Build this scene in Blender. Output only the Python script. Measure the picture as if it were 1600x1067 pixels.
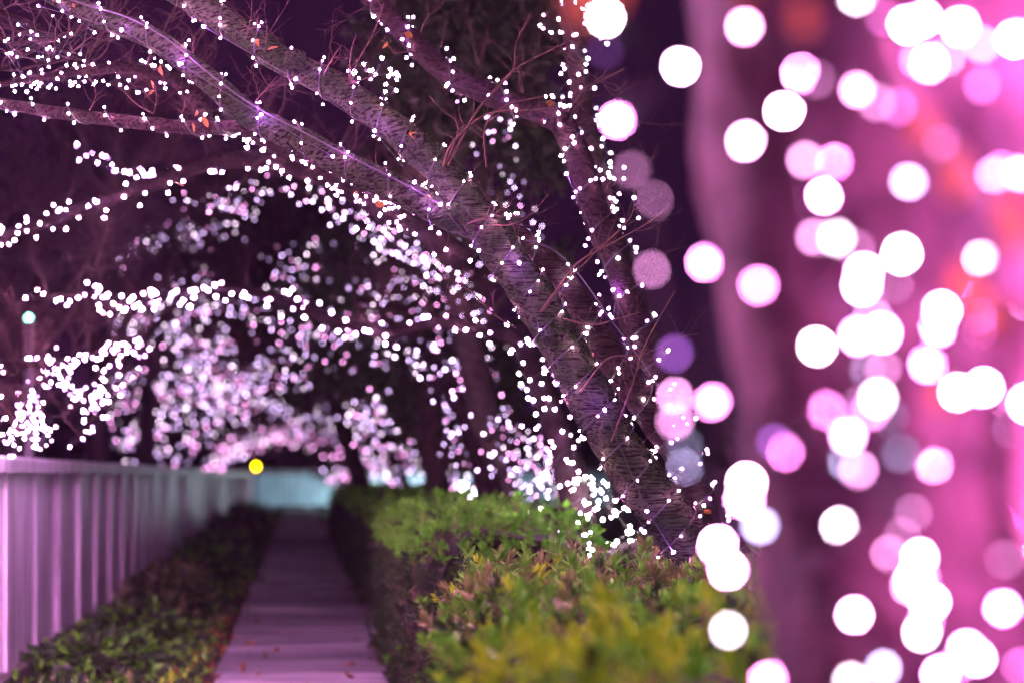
import bpy, math, random
from mathutils import Vector, noise, Matrix
random.seed(7)
C = bpy.context.scene
for o in list(bpy.data.objects):
    bpy.data.objects.remove(o)

# ------------------------------------------------------------------ camera
F = 3111.0                      # focal length in photo pixels (70 mm on 36 mm / 1600 px)
YAW = math.atan(335.0 / F)
CAMH = 1.05
cd = bpy.data.cameras.new('camera')
cam = bpy.data.objects.new('camera', cd)
C.collection.objects.link(cam)
C.camera = cam
cam.location = (0, 0, CAMH)
cam.rotation_euler = (math.radians(90), 0, -YAW)
cd.lens = 70.0
cd.sensor_width = 36.0
cd.shift_y = 209.5 / 1600.0
cd.clip_start = 0.05
cd.clip_end = 600
cd.dof.use_dof = True
cd.dof.focus_distance = 6.45
cd.dof.aperture_fstop = 1.75
cd.dof.aperture_blades = 0

# ------------------------------------------------------------------ night sky
w = bpy.data.worlds.new('World')
C.world = w
w.use_nodes = True
wn = w.node_tree
wn.nodes.clear()
wo = wn.nodes.new('ShaderNodeOutputWorld')
wb = wn.nodes.new('ShaderNodeBackground')
ws = wn.nodes.new('ShaderNodeTexSky')
ws.sky_type = 'NISHITA'
ws.sun_disc = False
ws.sun_elevation = math.radians(-6)
ws.sun_rotation = math.radians(200)
wm = wn.nodes.new('ShaderNodeMixRGB')
wm.blend_type = 'ADD'
wm.inputs[0].default_value = 1
wm.inputs[2].default_value = (0.12, 0.028, 0.15, 1)      # city glow on a night sky
wn.links.new(ws.outputs[0], wm.inputs[1])
wn.links.new(wm.outputs[0], wb.inputs[0])
wb.inputs[1].default_value = 0.10
wn.links.new(wb.outputs[0], wo.inputs[0])

C.view_settings.view_transform = 'Standard'
C.view_settings.look = 'None'
C.view_settings.exposure = 0.35
C.view_settings.gamma = 1.0
C.view_settings.use_curve_mapping = False
C.render.engine = 'CYCLES'
C.cycles.use_adaptive_sampling = False
C.cycles.use_denoising = True
try:
    C.cycles.denoiser = 'OPENIMAGEDENOISE'
    C.cycles.denoising_prefilter = 'ACCURATE'
except Exception:
    pass
C.cycles.max_bounces = 4
C.cycles.diffuse_bounces = 2
C.cycles.glossy_bounces = 1
C.cycles.transmission_bounces = 2
C.cycles.sample_clamp_indirect = 4
C.cycles.caustics_reflective = False
C.cycles.caustics_refractive = False
C.cycles.use_light_tree = True

# ------------------------------------------------------------------ helpers
FWD = Vector((math.sin(YAW), math.cos(YAW), 0))
RGT = Vector((math.cos(YAW), -math.sin(YAW), 0))
UP = Vector((0, 0, 1))
CAM = Vector((0, 0, CAMH))


def at(px, py, d):
    """photo pixel + distance in front of the lens -> place in the world"""
    return CAM + d * (FWD + RGT * ((px - 800) / F) + UP * ((743 - py) / F))


class MB:
    def __init__(s):
        s.v = []; s.f = []; s.m = []; s.uv = {}
    def quadface(s, pts, mi=0):
        n = len(s.v); s.v += [tuple(p) for p in pts]
        s.f.append(tuple(range(n, n + len(pts)))); s.m.append(mi)
    def box(s, x0, x1, y0, y1, z0, z1, mi=0):
        n = len(s.v)
        s.v += [(x0,y0,z0),(x1,y0,z0),(x1,y1,z0),(x0,y1,z0),(x0,y0,z1),(x1,y0,z1),(x1,y1,z1),(x0,y1,z1)]
        for q in ((0,3,2,1),(4,5,6,7),(0,1,5,4),(1,2,6,5),(2,3,7,6),(3,0,4,7)):
            s.f.append(tuple(n + i for i in q)); s.m.append(mi)
    def tube(s, pts, rad, sides=8, rough=0.0, rscale=8.0, mi=0, cap=True):
        n0 = len(s.v)
        N = len(pts)
        t = (pts[1] - pts[0]).normalized()
        a = t.orthogonal().normalized()
        L = 0.0
        for i, p in enumerate(pts):
            if i > 0:
                L += (pts[i] - pts[i-1]).length
            if 0 < i < N - 1:
                t = (pts[i+1] - pts[i-1])
            elif i == N - 1:
                t = pts[i] - pts[i-1]
            if t.length < 1e-9:
                t = Vector((0,0,1))
            t = t.normalized()
            a = (a - t * a.dot(t))
            a = a.normalized() if a.length > 1e-6 else t.orthogonal().normalized()
            b = t.cross(a)
            r = rad[i] if hasattr(rad, '__len__') else rad
            for k in range(sides):
                an = 2 * math.pi * k / sides
                q = a * math.cos(an) + b * math.sin(an)
                rr = r
                if rough:
                    pp = p + q * r
                    rr = r * (1 + rough * noise.noise(pp * rscale) + rough * .5 * noise.noise(pp * rscale * 2.7))
                s.uv[len(s.v)] = (k / sides, L)
                s.v.append(tuple(p + q * rr))
        for i in range(N - 1):
            for k in range(sides):
                k2 = (k + 1) % sides
                s.f.append((n0+i*sides+k, n0+i*sides+k2, n0+(i+1)*sides+k2, n0+(i+1)*sides+k)); s.m.append(mi)
        if cap:
            s.f.append(tuple(n0 + k for k in reversed(range(sides)))); s.m.append(mi)
            s.f.append(tuple(n0 + (N-1)*sides + k for k in range(sides))); s.m.append(mi)
    def add(s, other, M, mi=None):
        n = len(s.v)
        s.v += [tuple(M @ Vector(p)) for p in other.v]
        s.f += [tuple(n + i for i in q) for q in other.f]
        s.m += (other.m if mi is None else [mi] * len(other.f))
    def mesh(s, name, mats, smooth=True):
        me = bpy.data.meshes.new(name)
        me.from_pydata(s.v, [], s.f)
        for m in (mats if isinstance(mats, (list, tuple)) else [mats]):
            me.materials.append(m)
        if any(s.m):
            me.polygons.foreach_set('material_index', s.m)
        if smooth:
            me.polygons.foreach_set('use_smooth', [True] * len(me.polygons))
        if s.uv:
            at_ = me.attributes.new('along', 'FLOAT', 'POINT')
            at_.data.foreach_set('value', [s.uv.get(i, (0, 0))[1] for i in range(len(s.v))])
        me.update()
        return me
    def build(s, name, mats, parent=None, smooth=True):
        return link(name, s.mesh(name, mats, smooth), parent)


def link(name, me, parent=None):
    o = bpy.data.objects.new(name, me)
    C.collection.objects.link(o)
    if parent is not None:
        o.parent = parent
    return o


def tag(o, label=None, cat=None, group=None, kind=None):
    if label: o['label'] = label
    if cat: o['category'] = cat
    if group: o['group'] = group
    if kind: o['kind'] = kind
    return o


def thing(name, label, cat, group=None, loc=(0, 0, 0)):
    o = bpy.data.objects.new(name, None)
    o.empty_display_size = .1
    C.collection.objects.link(o)
    o.location = loc
    return tag(o, label, cat, group)


def off(o, parent):
    """geometry was written in world space; keep it there under an Empty that stands at its base"""
    o.parent = parent
    o.location = -Vector(parent.location)
    return o


def smooth_path(P, step):
    """Catmull-Rom through P (list of (Vector, radius)), resampled"""
    out = []
    n = len(P)
    for i in range(n - 1):
        p0 = P[max(i-1, 0)]; p1 = P[i]; p2 = P[i+1]; p3 = P[min(i+2, n-1)]
        k = max(1, int((p2[0] - p1[0]).length / step))
        for j in range(k):
            t = j / k
            t2, t3 = t*t, t*t*t
            v = 0.5 * ((2*p1[0]) + (p2[0]-p0[0])*t + (2*p0[0]-5*p1[0]+4*p2[0]-p3[0])*t2 + (3*p1[0]-p0[0]-3*p2[0]+p3[0])*t3)
            out.append((v, p1[1] + (p2[1]-p1[1])*t))
    out.append((P[-1][0].copy(), P[-1][1]))
    return out


def pxpath(L, step=.05):
    """rows of (px, py, distance, width in px)"""
    return smooth_path([(at(a, b, d), .5 * wd * d / F) for a, b, d, wd in L], step)


# ------------------------------------------------------------------ materials
def nodes(m):
    m.use_nodes = True
    t = m.node_tree
    return t, t.nodes, t.links, t.nodes['Principled BSDF']


def noisy(name, c1, c2, scale=8, rough=.8, bump=0.0, detail=6, c3=None, spec=.3, dist=.01, stretch=None):
    m = bpy.data.materials.new(name)
    t, N, Lk, b = nodes(m)
    tc = N.new('ShaderNodeTexCoord')
    src = tc.outputs['Object']
    if stretch:
        mp = N.new('ShaderNodeMapping'); mp.inputs['Scale'].default_value = stretch
        Lk.new(src, mp.inputs[0]); src = mp.outputs[0]
    n = N.new('ShaderNodeTexNoise'); n.inputs['Scale'].default_value = scale; n.inputs['Detail'].default_value = detail
    Lk.new(src, n.inputs['Vector'])
    r = N.new('ShaderNodeValToRGB')
    r.color_ramp.elements[0].position = .32; r.color_ramp.elements[0].color = (*c1, 1)
    r.color_ramp.elements[1].position = .68; r.color_ramp.elements[1].color = (*c2, 1)
    if c3:
        e = r.color_ramp.elements.new(.5); e.color = (*c3, 1)
    Lk.new(n.outputs['Fac'], r.inputs[0])
    Lk.new(r.outputs[0], b.inputs['Base Color'])
    b.inputs['Roughness'].default_value = rough
    b.inputs['Specular IOR Level'].default_value = spec
    if bump:
        bp = N.new('ShaderNodeBump'); bp.inputs['Strength'].default_value = bump; bp.inputs['Distance'].default_value = dist
        n2 = N.new('ShaderNodeTexNoise'); n2.inputs['Scale'].default_value = scale * 4; n2.inputs['Detail'].default_value = 8
        Lk.new(src, n2.inputs['Vector'])
        Lk.new(n2.outputs['Fac'], bp.inputs['Height']); Lk.new(bp.outputs[0], b.inputs['Normal'])
    return m


def bark_material(name, dark, pale, moss, amount=.5):
    """cherry bark: grey-green skin broken by short cross-wise lenticels and darker plates"""
    m = bpy.data.materials.new(name)
    t, N, Lk, b = nodes(m)
    tc = N.new('ShaderNodeTexCoord')
    al = N.new('ShaderNodeAttribute'); al.attribute_name = 'along'
    # lenticels: noise stretched across the stem = strongly varying along the stem, slowly in space
    cx = N.new('ShaderNodeCombineXYZ')
    sc = N.new('ShaderNodeMath'); sc.operation = 'MULTIPLY'; sc.inputs[1].default_value = 190
    Lk.new(al.outputs['Fac'], sc.inputs[0]); Lk.new(sc.outputs[0], cx.inputs[0])
    mp = N.new('ShaderNodeVectorMath'); mp.operation = 'SCALE'; mp.inputs['Scale'].default_value = 100
    Lk.new(tc.outputs['Object'], mp.inputs[0])
    ad = N.new('ShaderNodeVectorMath'); ad.operation = 'ADD'
    Lk.new(cx.outputs[0], ad.inputs[0]); Lk.new(mp.outputs[0], ad.inputs[1])
    n1 = N.new('ShaderNodeTexNoise'); n1.inputs['Scale'].default_value = 1.0; n1.inputs['Detail'].default_value = 4
    Lk.new(ad.outputs[0], n1.inputs['Vector'])
    r1 = N.new('ShaderNodeValToRGB'); r1.color_ramp.elements[0].position = .40; r1.color_ramp.elements[1].position = .52
    Lk.new(n1.outputs['Fac'], r1.inputs[0])
    n2 = N.new('ShaderNodeTexNoise'); n2.inputs['Scale'].default_value = 9; n2.inputs['Detail'].default_value = 6
    Lk.new(tc.outputs['Object'], n2.inputs['Vector'])
    r2 = N.new('ShaderNodeValToRGB'); r2.color_ramp.elements[0].position = .40; r2.color_ramp.elements[1].position = .62
    r2.color_ramp.elements[0].color = (*pale, 1); r2.color_ramp.elements[1].color = (*moss, 1)
    Lk.new(n2.outputs['Fac'], r2.inputs[0])
    mx = N.new('ShaderNodeMixRGB'); mx.inputs[1].default_value = (*dark, 1)
    Lk.new(r1.outputs[0], mx.inputs[0]); Lk.new(r2.outputs[0], mx.inputs[2])
    n3 = N.new('ShaderNodeTexNoise'); n3.inputs['Scale'].default_value = 60; n3.inputs['Detail'].default_value = 8
    Lk.new(tc.outputs['Object'], n3.inputs['Vector'])
    mx2 = N.new('ShaderNodeMixRGB'); mx2.blend_type = 'OVERLAY'; mx2.inputs[0].default_value = .6
    Lk.new(mx.outputs[0], mx2.inputs[1]); Lk.new(n3.outputs['Fac'], mx2.inputs[2])
    Lk.new(mx2.outputs[0], b.inputs['Base Color'])
    b.inputs['Roughness'].default_value = .95
    b.inputs['Specular IOR Level'].default_value = .04
    sm = N.new('ShaderNodeMath'); sm.operation = 'ADD'
    Lk.new(n1.outputs['Fac'], sm.inputs[0]); Lk.new(n3.outputs['Fac'], sm.inputs[1])
    bp = N.new('ShaderNodeBump'); bp.inputs['Strength'].default_value = amount; bp.inputs['Distance'].default_value = .014
    Lk.new(sm.outputs[0], bp.inputs['Height']); Lk.new(bp.outputs[0], b.inputs['Normal'])
    return m


def leaf_material(name, c1, c2, trans=.25, rough=.5):
    m = bpy.data.materials.new(name)
    t, N, Lk, b = nodes(m)
    g = N.new('ShaderNodeNewGeometry')
    tc = N.new('ShaderNodeTexCoord')
    n = N.new('ShaderNodeTexNoise'); n.inputs['Scale'].default_value = 6
    Lk.new(tc.outputs['Object'], n.inputs['Vector'])
    ad = N.new('ShaderNodeMath'); ad.operation = 'ADD'
    Lk.new(g.outputs['Random Per Island'], ad.inputs[0]); Lk.new(n.outputs['Fac'], ad.inputs[1])
    mu = N.new('ShaderNodeMath'); mu.operation = 'MULTIPLY'; mu.inputs[1].default_value = .62
    Lk.new(ad.outputs[0], mu.inputs[0])
    r = N.new('ShaderNodeValToRGB')
    r.color_ramp.elements[0].position = .2; r.color_ramp.elements[0].color = (*c1, 1)
    r.color_ramp.elements[1].position = .85; r.color_ramp.elements[1].color = (*c2, 1)
    Lk.new(mu.outputs[0], r.inputs[0])
    Lk.new(r.outputs[0], b.inputs['Base Color'])
    b.inputs['Roughness'].default_value = rough
    b.inputs['Specular IOR Level'].default_value = .4
    if trans:
        tr = N.new('ShaderNodeBsdfTranslucent'); Lk.new(r.outputs[0], tr.inputs[0])
        ms = N.new('ShaderNodeMixShader'); ms.inputs[0].default_value = trans
        Lk.new(b.outputs[0], ms.inputs[1]); Lk.new(tr.outputs[0], ms.inputs[2])
        Lk.new(ms.outputs[0], N['Material Output'].inputs[0])
    return m


def led_material(name, col, strength, lo=.14, hi=2.0):
    m = bpy.data.materials.new(name)
    m.use_nodes = True
    t = m.node_tree; t.nodes.clear()
    o = t.nodes.new('ShaderNodeOutputMaterial'); e = t.nodes.new('ShaderNodeEmission')
    oi = t.nodes.new('ShaderNodeObjectInfo')
    mr = t.nodes.new('ShaderNodeMapRange'); mr.inputs[3].default_value = lo * strength; mr.inputs[4].default_value = hi * strength
    pw = t.nodes.new('ShaderNodeMath'); pw.operation = 'POWER'; pw.inputs[1].default_value = 1.6
    t.links.new(oi.outputs['Random'], pw.inputs[0]); t.links.new(pw.outputs[0], mr.inputs[0])
    t.links.new(mr.outputs[0], e.inputs['Strength'])
    e.inputs['Color'].default_value = (*col, 1)
    t.links.new(e.outputs[0], o.inputs[0])
    return m


M_bark = bark_material('cherry_bark', (.008, .005, .006), (.044, .050, .032), (.016, .028, .011), 1.0)
M_bark2 = bark_material('brown_bark', (.009, .005, .006), (.036, .024, .024), (.021, .014, .013), .8)
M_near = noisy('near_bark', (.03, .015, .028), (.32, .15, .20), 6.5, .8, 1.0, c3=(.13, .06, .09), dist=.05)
M_twig = noisy('twig_bark', (.036, .019, .013), (.085, .046, .034), 30, .95, .3)
M_twigd = noisy('dark_twig_bark', (.035, .018, .015), (.085, .045, .036), 30, .8, .3)
M_cord = noisy('black_cord', (.012, .012, .014), (.03, .03, .03), 40, .5)
M_cable = noisy('grey_cable', (.035, .03, .04), (.07, .065, .075), 20, .4)
M_socket = noisy('socket_plastic', (.02, .02, .02), (.05, .05, .05), 40, .5)
M_dead = leaf_material('dead_leaf', (.12, .045, .018), (.30, .13, .03), .25, .7)
M_soil = noisy('soil', (.03, .022, .018), (.085, .06, .045), 5, .95, .8, c3=(.05, .038, .03))
M_soil2 = noisy('planting_bed_soil', (.02, .016, .012), (.06, .045, .03), 9, .95, .9)
M_stone = noisy('pale_stone', (.08, .07, .06), (.20, .17, .16), 14, .9, .9, c3=(.13, .11, .10))

# LED colours
PINK = (1.0, .36, .84); LILAC = (.76, .50, 1.0); WHITE = (1.0, .74, .97); VIOLET = (.62, .18, 1.0); ROSE = (1.0, .45, .62); MAGENTA = (1.0, .22, .80); WARM = (1.0, .88, .80)
LEDM = {}


def led(col, strength):
    k = (col, strength)
    if k not in LEDM:
        LEDM[k] = led_material('led_light', col, strength)
    return LEDM[k]


BULB = {}


def bulb_mesh(col, strength, r, detailed):
    k = (col, strength, round(r, 5), detailed)
    if k in BULB:
        return BULB[k]
    b = MB()
    sides = 8 if detailed else 6
    prof = [(0.0, -1.0), (.75, -.7), (1.0, 0.0), (.72, .72), (0.0, 1.0)] if not detailed else \
           [(.7, -1.1), (.95, -.6), (1.0, .2), (.8, .8), (.4, 1.15), (0.0, 1.25)]
    rings = []
    for (rr, z) in prof:
        if rr == 0:
            rings.append([len(b.v)]); b.v.append((0, 0, z * r))
        else:
            ring = []
            for q in range(sides):
                an = 2 * math.pi * q / sides
                ring.append(len(b.v)); b.v.append((rr * r * math.cos(an), rr * r * math.sin(an), z * r))
            rings.append(ring)
    for a_, c_ in zip(rings, rings[1:]):
        for q in range(sides):
            q2 = (q + 1) % sides
            if len(a_) == 1:
                b.f.append((a_[0], c_[q2], c_[q]))
            elif len(c_) == 1:
                b.f.append((a_[q], a_[q2], c_[0]))
            else:
                b.f.append((a_[q], a_[q2], c_[q2], c_[q]))
            b.m.append(0)
    if detailed:   # dark socket under the lens
        n = len(b.v)
        for rr, z in ((.8, -1.12), (.8, -2.6), (.45, -3.4)):
            for q in range(sides):
                an = 2 * math.pi * q / sides
                b.v.append((rr * r * math.cos(an), rr * r * math.sin(an), z * r))
        for i in range(2):
            for q in range(sides):
                q2 = (q + 1) % sides
                b.f.append((n+i*sides+q2, n+i*sides+q, n+(i+1)*sides+q, n+(i+1)*sides+q2)); b.m.append(1)
        b.f.append(tuple(n + q for q in range(sides))); b.m.append(1)
    me = b.mesh('bulb', [led(col, strength), M_socket])
    BULB[k] = me
    return me


def rnd_rot():
    return (random.uniform(0, 6.28), random.uniform(0, 6.28), random.uniform(0, 6.28))


def light_string(label, pts, r, strength, cols, group=None, detailed=False, cord_r=None, cord_pts=None, tilt=None):
    base = pts[0]
    t = thing('light_string', label, 'string lights', group, base)
    cp = cord_pts or pts
    if len(cp) > 1:
        cr = cord_r or max(.0015, r * .25)
        mb = MB()
        sp = [(p, cr) for p in cp]
        mb.tube([q[0] - base for q in sp], cr, 5 if detailed else 4)
        mb.build('cord', M_cord, t)
    for i, p in enumerate(pts):
        col = random.choice(cols)
        o = link('bulb', bulb_mesh(col, strength, r, detailed), t)
        o.location = p - base
        if tilt:
            n_ = tilt[i] + Vector((random.uniform(-.7, .7), random.uniform(-.7, .7), random.uniform(-.7, .7)))
            o.rotation_euler = n_.to_track_quat('Z', 'Y').to_euler()
        else:
            o.rotation_euler = rnd_rot()
    return t


def along(path, n, spread, keep_order=True):
    """n places scattered about a path (list of Vectors)"""
    segs = [(path[i+1] - path[i]).length for i in range(len(path) - 1)]
    tot = sum(segs); out = []
    for i in range(n):
        s = tot * min(.999, max(0, (i + random.uniform(-.4, 1.4)) / n)); j = 0
        while j < len(segs) - 1 and s > segs[j]:
            s -= segs[j]; j += 1
        p = path[j].lerp(path[j+1], min(1, s / max(segs[j], 1e-6)))
        out.append(p + Vector((random.gauss(0, 1), random.gauss(0, 1), random.gauss(0, 1))) * spread)
    return out


def helix(path, pitch, gap, start=0.0):
    """points wound round a limb: path = [(Vector, radius)]"""
    out = []; nrm = []; ang = start; acc = 0
    a = None
    for i in range(len(path) - 1):
        p, r = path[i]; q, r2 = path[i+1]
        t = (q - p); ln = t.length
        if ln < 1e-6: continue
        t.normalize()
        a = t.orthogonal() if a is None else (a - t * a.dot(t))
        a.normalize(); b = t.cross(a)
        k = max(2, int(ln / pitch * 24))
        for j in range(k):
            ang += 2 * math.pi * ln / pitch / k * (1 + .35 * noise.noise(p * 5))
            rr = r + (r2 - r) * j / k + gap
            d = a * math.cos(ang) + b * math.sin(ang)
            out.append(p + t * (ln * j / k) + d * rr); nrm.append(d)
    return out, nrm


def pick(pts, nrm, n, jit=.004):
    ps = []; ns = []
    for i in range(n):
        j = min(len(pts) - 1, int((i + random.uniform(.1, .9)) * len(pts) / n))
        ps.append(pts[j] + nrm[j] * random.uniform(.004, .014) + Vector((random.gauss(0, jit), random.gauss(0, jit), random.gauss(0, jit))))
        ns.append(nrm[j])
    return ps, ns


def twig_into(mb, p, d, ln, r, depth=2, bend=.6):
    """a bare twig: wandering shoot with side shoots and small buds"""
    n = max(5, int(ln / .022))
    pts = [p.copy()]; d = d.normalized()
    sides = []
    for i in range(n):
        d = (d + Vector((random.gauss(0, 1), random.gauss(0, 1), random.gauss(0, 1) + .25)) * bend * .35).normalized()
        pts.append(pts[-1] + d * ln / n)
        if depth > 0 and i > 0 and random.random() < .42:
            sides.append((pts[-1].copy(), d.copy(), 1 - i / n))
    rad = [r * (1 - .75 * i / n) for i in range(n + 1)]
    mb.tube(pts, rad, 5 if r > .002 else 4, cap=False)
    for q, dd, k in sides:
        ax = dd.orthogonal().normalized()
        ax.rotate(Matrix.Rotation(random.uniform(0, 6.28), 3, dd))
        twig_into(mb, q, dd + ax * random.uniform(.6, 1.2), ln * random.uniform(.22, .5) * (.4 + k), r * .55, depth - 1, bend)


def dead_leaf_mesh():
    b = MB()
    n = 5; L = 1.0
    curl = random.uniform(.2, .6)
    for i in range(n + 1):
        t = i / n
        wv = .32 * math.sin(math.pi * (t ** .8)) + .01
        z = curl * (t * t) * .6
        for sgn in (-1, 0, 1):
            b.v.append((sgn * wv, t * L, z + abs(sgn) * wv * random.uniform(.3, .7)))
    for i in range(n):
        for k in range(2):
            a = i * 3 + k
            b.f.append((a, a + 1, a + 4, a + 3)); b.m.append(0)
    return b.mesh('leaf', M_dead)


M_nearleaf = leaf_material('backlit_autumn_leaf', (.34, .10, .05), (.46, .18, .07), .45, .6)
DEAD = [dead_leaf_mesh() for _ in range(5)]


def dead_leaf(p, size, parent=None):
    o = link('leaf', random.choice(DEAD), parent)
    o.location = p - (parent.location if parent else Vector())
    size *= .72; o.rotation_euler = rnd_rot(); o.scale = (size * random.uniform(.6, 1), size, size)
    return o


# ------------------------------------------------------------------ ground, path
def sheet(name, x0, x1, y0, y1, z, mat, nx=2, ny=2, bumpy=0.0, edge=0.0):
    b = MB()
    for j in range(ny + 1):
        for i in range(nx + 1):
            x = x0 + (x1 - x0) * i / nx; y = y0 + (y1 - y0) * j / ny
            if edge and i in (0, nx):
                x += edge * noise.noise(Vector((x * 3, y * 1.7, 0)))
            b.v.append((x, y, z + (bumpy * noise.noise(Vector((x * 2.3, y * 2.3, 0))) if bumpy else 0)))
    for j in range(ny):
        for i in range(nx):
            a = j * (nx + 1) + i
            b.f.append((a, a + 1, a + nx + 2, a + nx + 1)); b.m.append(0)
    return tag(b.build(name, mat), kind='structure')


sheet('ground', -250, 250, -60, 400, -.03, M_soil)
sheet('planting_bed_soil', -1.36, -.30, -2, 63.5, -.004, M_soil2, 8, 220, .02)
sheet('bed_soil_behind_hedge', .62, 9.0, -2, 63.5, -.004, M_soil, 10, 80, .03)


def path_material():
    m = bpy.data.materials.new('worn_pavement')
    t, N, Lk, b = nodes(m)
    tc = N.new('ShaderNodeTexCoord')
    n = N.new('ShaderNodeTexNoise'); n.inputs['Scale'].default_value = 2.2; n.inputs['Detail'].default_value = 8
    mp = N.new('ShaderNodeMapping'); mp.inputs['Scale'].default_value = (.7, 1.6, 1)
    Lk.new(tc.outputs['Object'], mp.inputs[0]); Lk.new(mp.outputs[0], n.inputs['Vector'])
    r = N.new('ShaderNodeValToRGB')
    r.color_ramp.elements[0].position = .3; r.color_ramp.elements[0].color = (.13, .112, .125, 1)
    r.color_ramp.elements[1].position = .7; r.color_ramp.elements[1].color = (.36, .32, .35, 1)
    Lk.new(n.outputs['Fac'], r.inputs[0])
    oi = N.new('ShaderNodeObjectInfo')
    va = N.new('ShaderNodeVectorMath'); va.operation = 'ADD'
    Lk.new(tc.outputs['Object'], va.inputs[0]); Lk.new(oi.outputs['Location'], va.inputs[1]); Lk.new(va.outputs[0], mp.inputs[0])
    hv = N.new('ShaderNodeHueSaturation')
    mv = N.new('ShaderNodeMapRange'); mv.inputs[3].default_value = .6; mv.inputs[4].default_value = 1.7
    Lk.new(oi.outputs['Random'], mv.inputs[0]); Lk.new(mv.outputs[0], hv.inputs['Value']); Lk.new(r.outputs[0], hv.inputs['Color'])
    n2 = N.new('ShaderNodeTexNoise'); n2.inputs['Scale'].default_value = 70; n2.inputs['Detail'].default_value = 5
    Lk.new(va.outputs[0], n2.inputs['Vector'])
    mx = N.new('ShaderNodeMixRGB'); mx.blend_type = 'OVERLAY'; mx.inputs[0].default_value = .5
    Lk.new(hv.outputs[0], mx.inputs[1]); Lk.new(n2.outputs['Fac'], mx.inputs[2])
    Lk.new(mx.outputs[0], b.inputs['Base Color'])
    b.inputs['Roughness'].default_value = .65
    bp = N.new('ShaderNodeBump'); bp.inputs['Strength'].default_value = .4; bp.inputs['Distance'].default_value = .004
    Lk.new(n2.outputs['Fac'], bp.inputs['Height']); Lk.new(bp.outputs[0], b.inputs['Normal'])
    return m


path = sheet('path', -.44, .60, -2, 63.0, .006, M_soil2, 6, 160, .004, .05)
M_slab = path_material()
random.seed(5)
y = 5.0
while y < 62:
    ln = .60 if y < 30 else 3.0
    b = MB(); x0, x1 = -.42 + random.uniform(-.012, .012), .585 + random.uniform(-.012, .012); e = .012
    z = .03 + random.uniform(-.006, .006)
    for (xa, xb, ya, yb, zz) in ((x0, x1, e, ln - e, -.03), (x0, x1, e, ln - e, -.006), (x0 + .008, x1 - .008, e + .008, ln - e - .008, 0)):
        b.v += [(xa, ya, zz), (xb, ya, zz), (xb, yb, zz), (xa, yb, zz)]
    for k in range(2):
        for q in range(4):
            q2 = (q + 1) % 4; b.f.append((k*4+q, k*4+q2, k*4+4+q2, k*4+4+q)); b.m.append(0)
    b.f.append((8, 9, 10, 11)); b.m.append(0)
    o = b.build('slab', M_slab, path, False); o.location = (0, y, z)
    o.rotation_euler = (random.gauss(0, .004), random.gauss(0, .006), 0)
    y += ln

# ------------------------------------------------------------------ fences
def fence_material(name, c1, c2, stain):
    m = bpy.data.materials.new(name)
    t, N, Lk, b = nodes(m)
    tc = N.new('ShaderNodeTexCoord')
    oi = N.new('ShaderNodeObjectInfo')
    mp = N.new('ShaderNodeMapping'); mp.inputs['Scale'].default_value = (9, 9, .55)
    va = N.new('ShaderNodeVectorMath'); va.operation = 'ADD'
    sc = N.new('ShaderNodeVectorMath'); sc.operation = 'SCALE'; sc.inputs['Scale'].default_value = 1
    Lk.new(tc.outputs['Object'], va.inputs[0]); Lk.new(oi.outputs['Location'], va.inputs[1])
    Lk.new(va.outputs[0], mp.inputs[0])
    n = N.new('ShaderNodeTexNoise'); n.inputs['Scale'].default_value = 1.0; n.inputs['Detail'].default_value = 6
    Lk.new(mp.outputs[0], n.inputs['Vector'])
    r = N.new('ShaderNodeValToRGB')
    r.color_ramp.elements[0].position = .34; r.color_ramp.elements[0].color = (*stain, 1)
    r.color_ramp.elements[1].position = .66; r.color_ramp.elements[1].color = (*c1, 1)
    e = r.color_ramp.elements.new(.48); e.color = (*c2, 1)
    Lk.new(n.outputs['Fac'], r.inputs[0])
    n2 = N.new('ShaderNodeTexNoise'); n2.inputs['Scale'].default_value = 45; n2.inputs['Detail'].default_value = 4
    Lk.new(va.outputs[0], n2.inputs['Vector'])
    mx = N.new('ShaderNodeMixRGB'); mx.blend_type = 'OVERLAY'; mx.inputs[0].default_value = .25
    Lk.new(r.outputs[0], mx.inputs[1]); Lk.new(n2.outputs['Fac'], mx.inputs[2])
    Lk.new(mx.outputs[0], b.inputs['Base Color'])
    b.inputs['Roughness'].default_value = .42
    return m


M_panel = fence_material('painted_fence', (.84, .73, .83), (.72, .61, .71), (.42, .32, .41))
M_rail = fence_material('fence_rail_paint', (.62, .56, .62), (.46, .38, .44), (.24, .16, .19))
M_bolt = noisy('rusty_bolt', (.10, .035, .02), (.22, .09, .05), 60, .7)
FX = -1.41
PITCH = 1.08
FT = 1.145
fen = thing('panel_fence', 'long pink lit painted panel fence along the left of the path', 'fence', None, (FX, 6.6, 0))
kb = MB(); kb.box(-.07, .06, -3, 56.9, -.2, .10)
tag(kb.build('kerb_base', M_stone, fen, False), 'low stained concrete kerb under the panels')
rb = MB(); y = -3
# rounded box rail, slightly sagging
ring = [(-.055, -.035), (-.055, .025), (-.04, .042), (.04, .042), (.055, .025), (.055, -.035)]
ys = [-3 + 60 * i / 60 for i in range(61)]
for yy in ys:
    for (dx, dz) in ring:
        rb.v.append((dx + .006 * noise.noise(Vector((yy * .5, 0, 0))), yy, FT - .042 + dz + .01 * noise.noise(Vector((0, yy * .35, 4)))))
for i in range(60):
    for k in range(6):
        k2 = (k + 1) % 6
        rb.f.append((i*6+k, i*6+k2, (i+1)*6+k2, (i+1)*6+k)); rb.m.append(0)
rb.build('top_rail', M_rail, fen, False)
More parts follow.
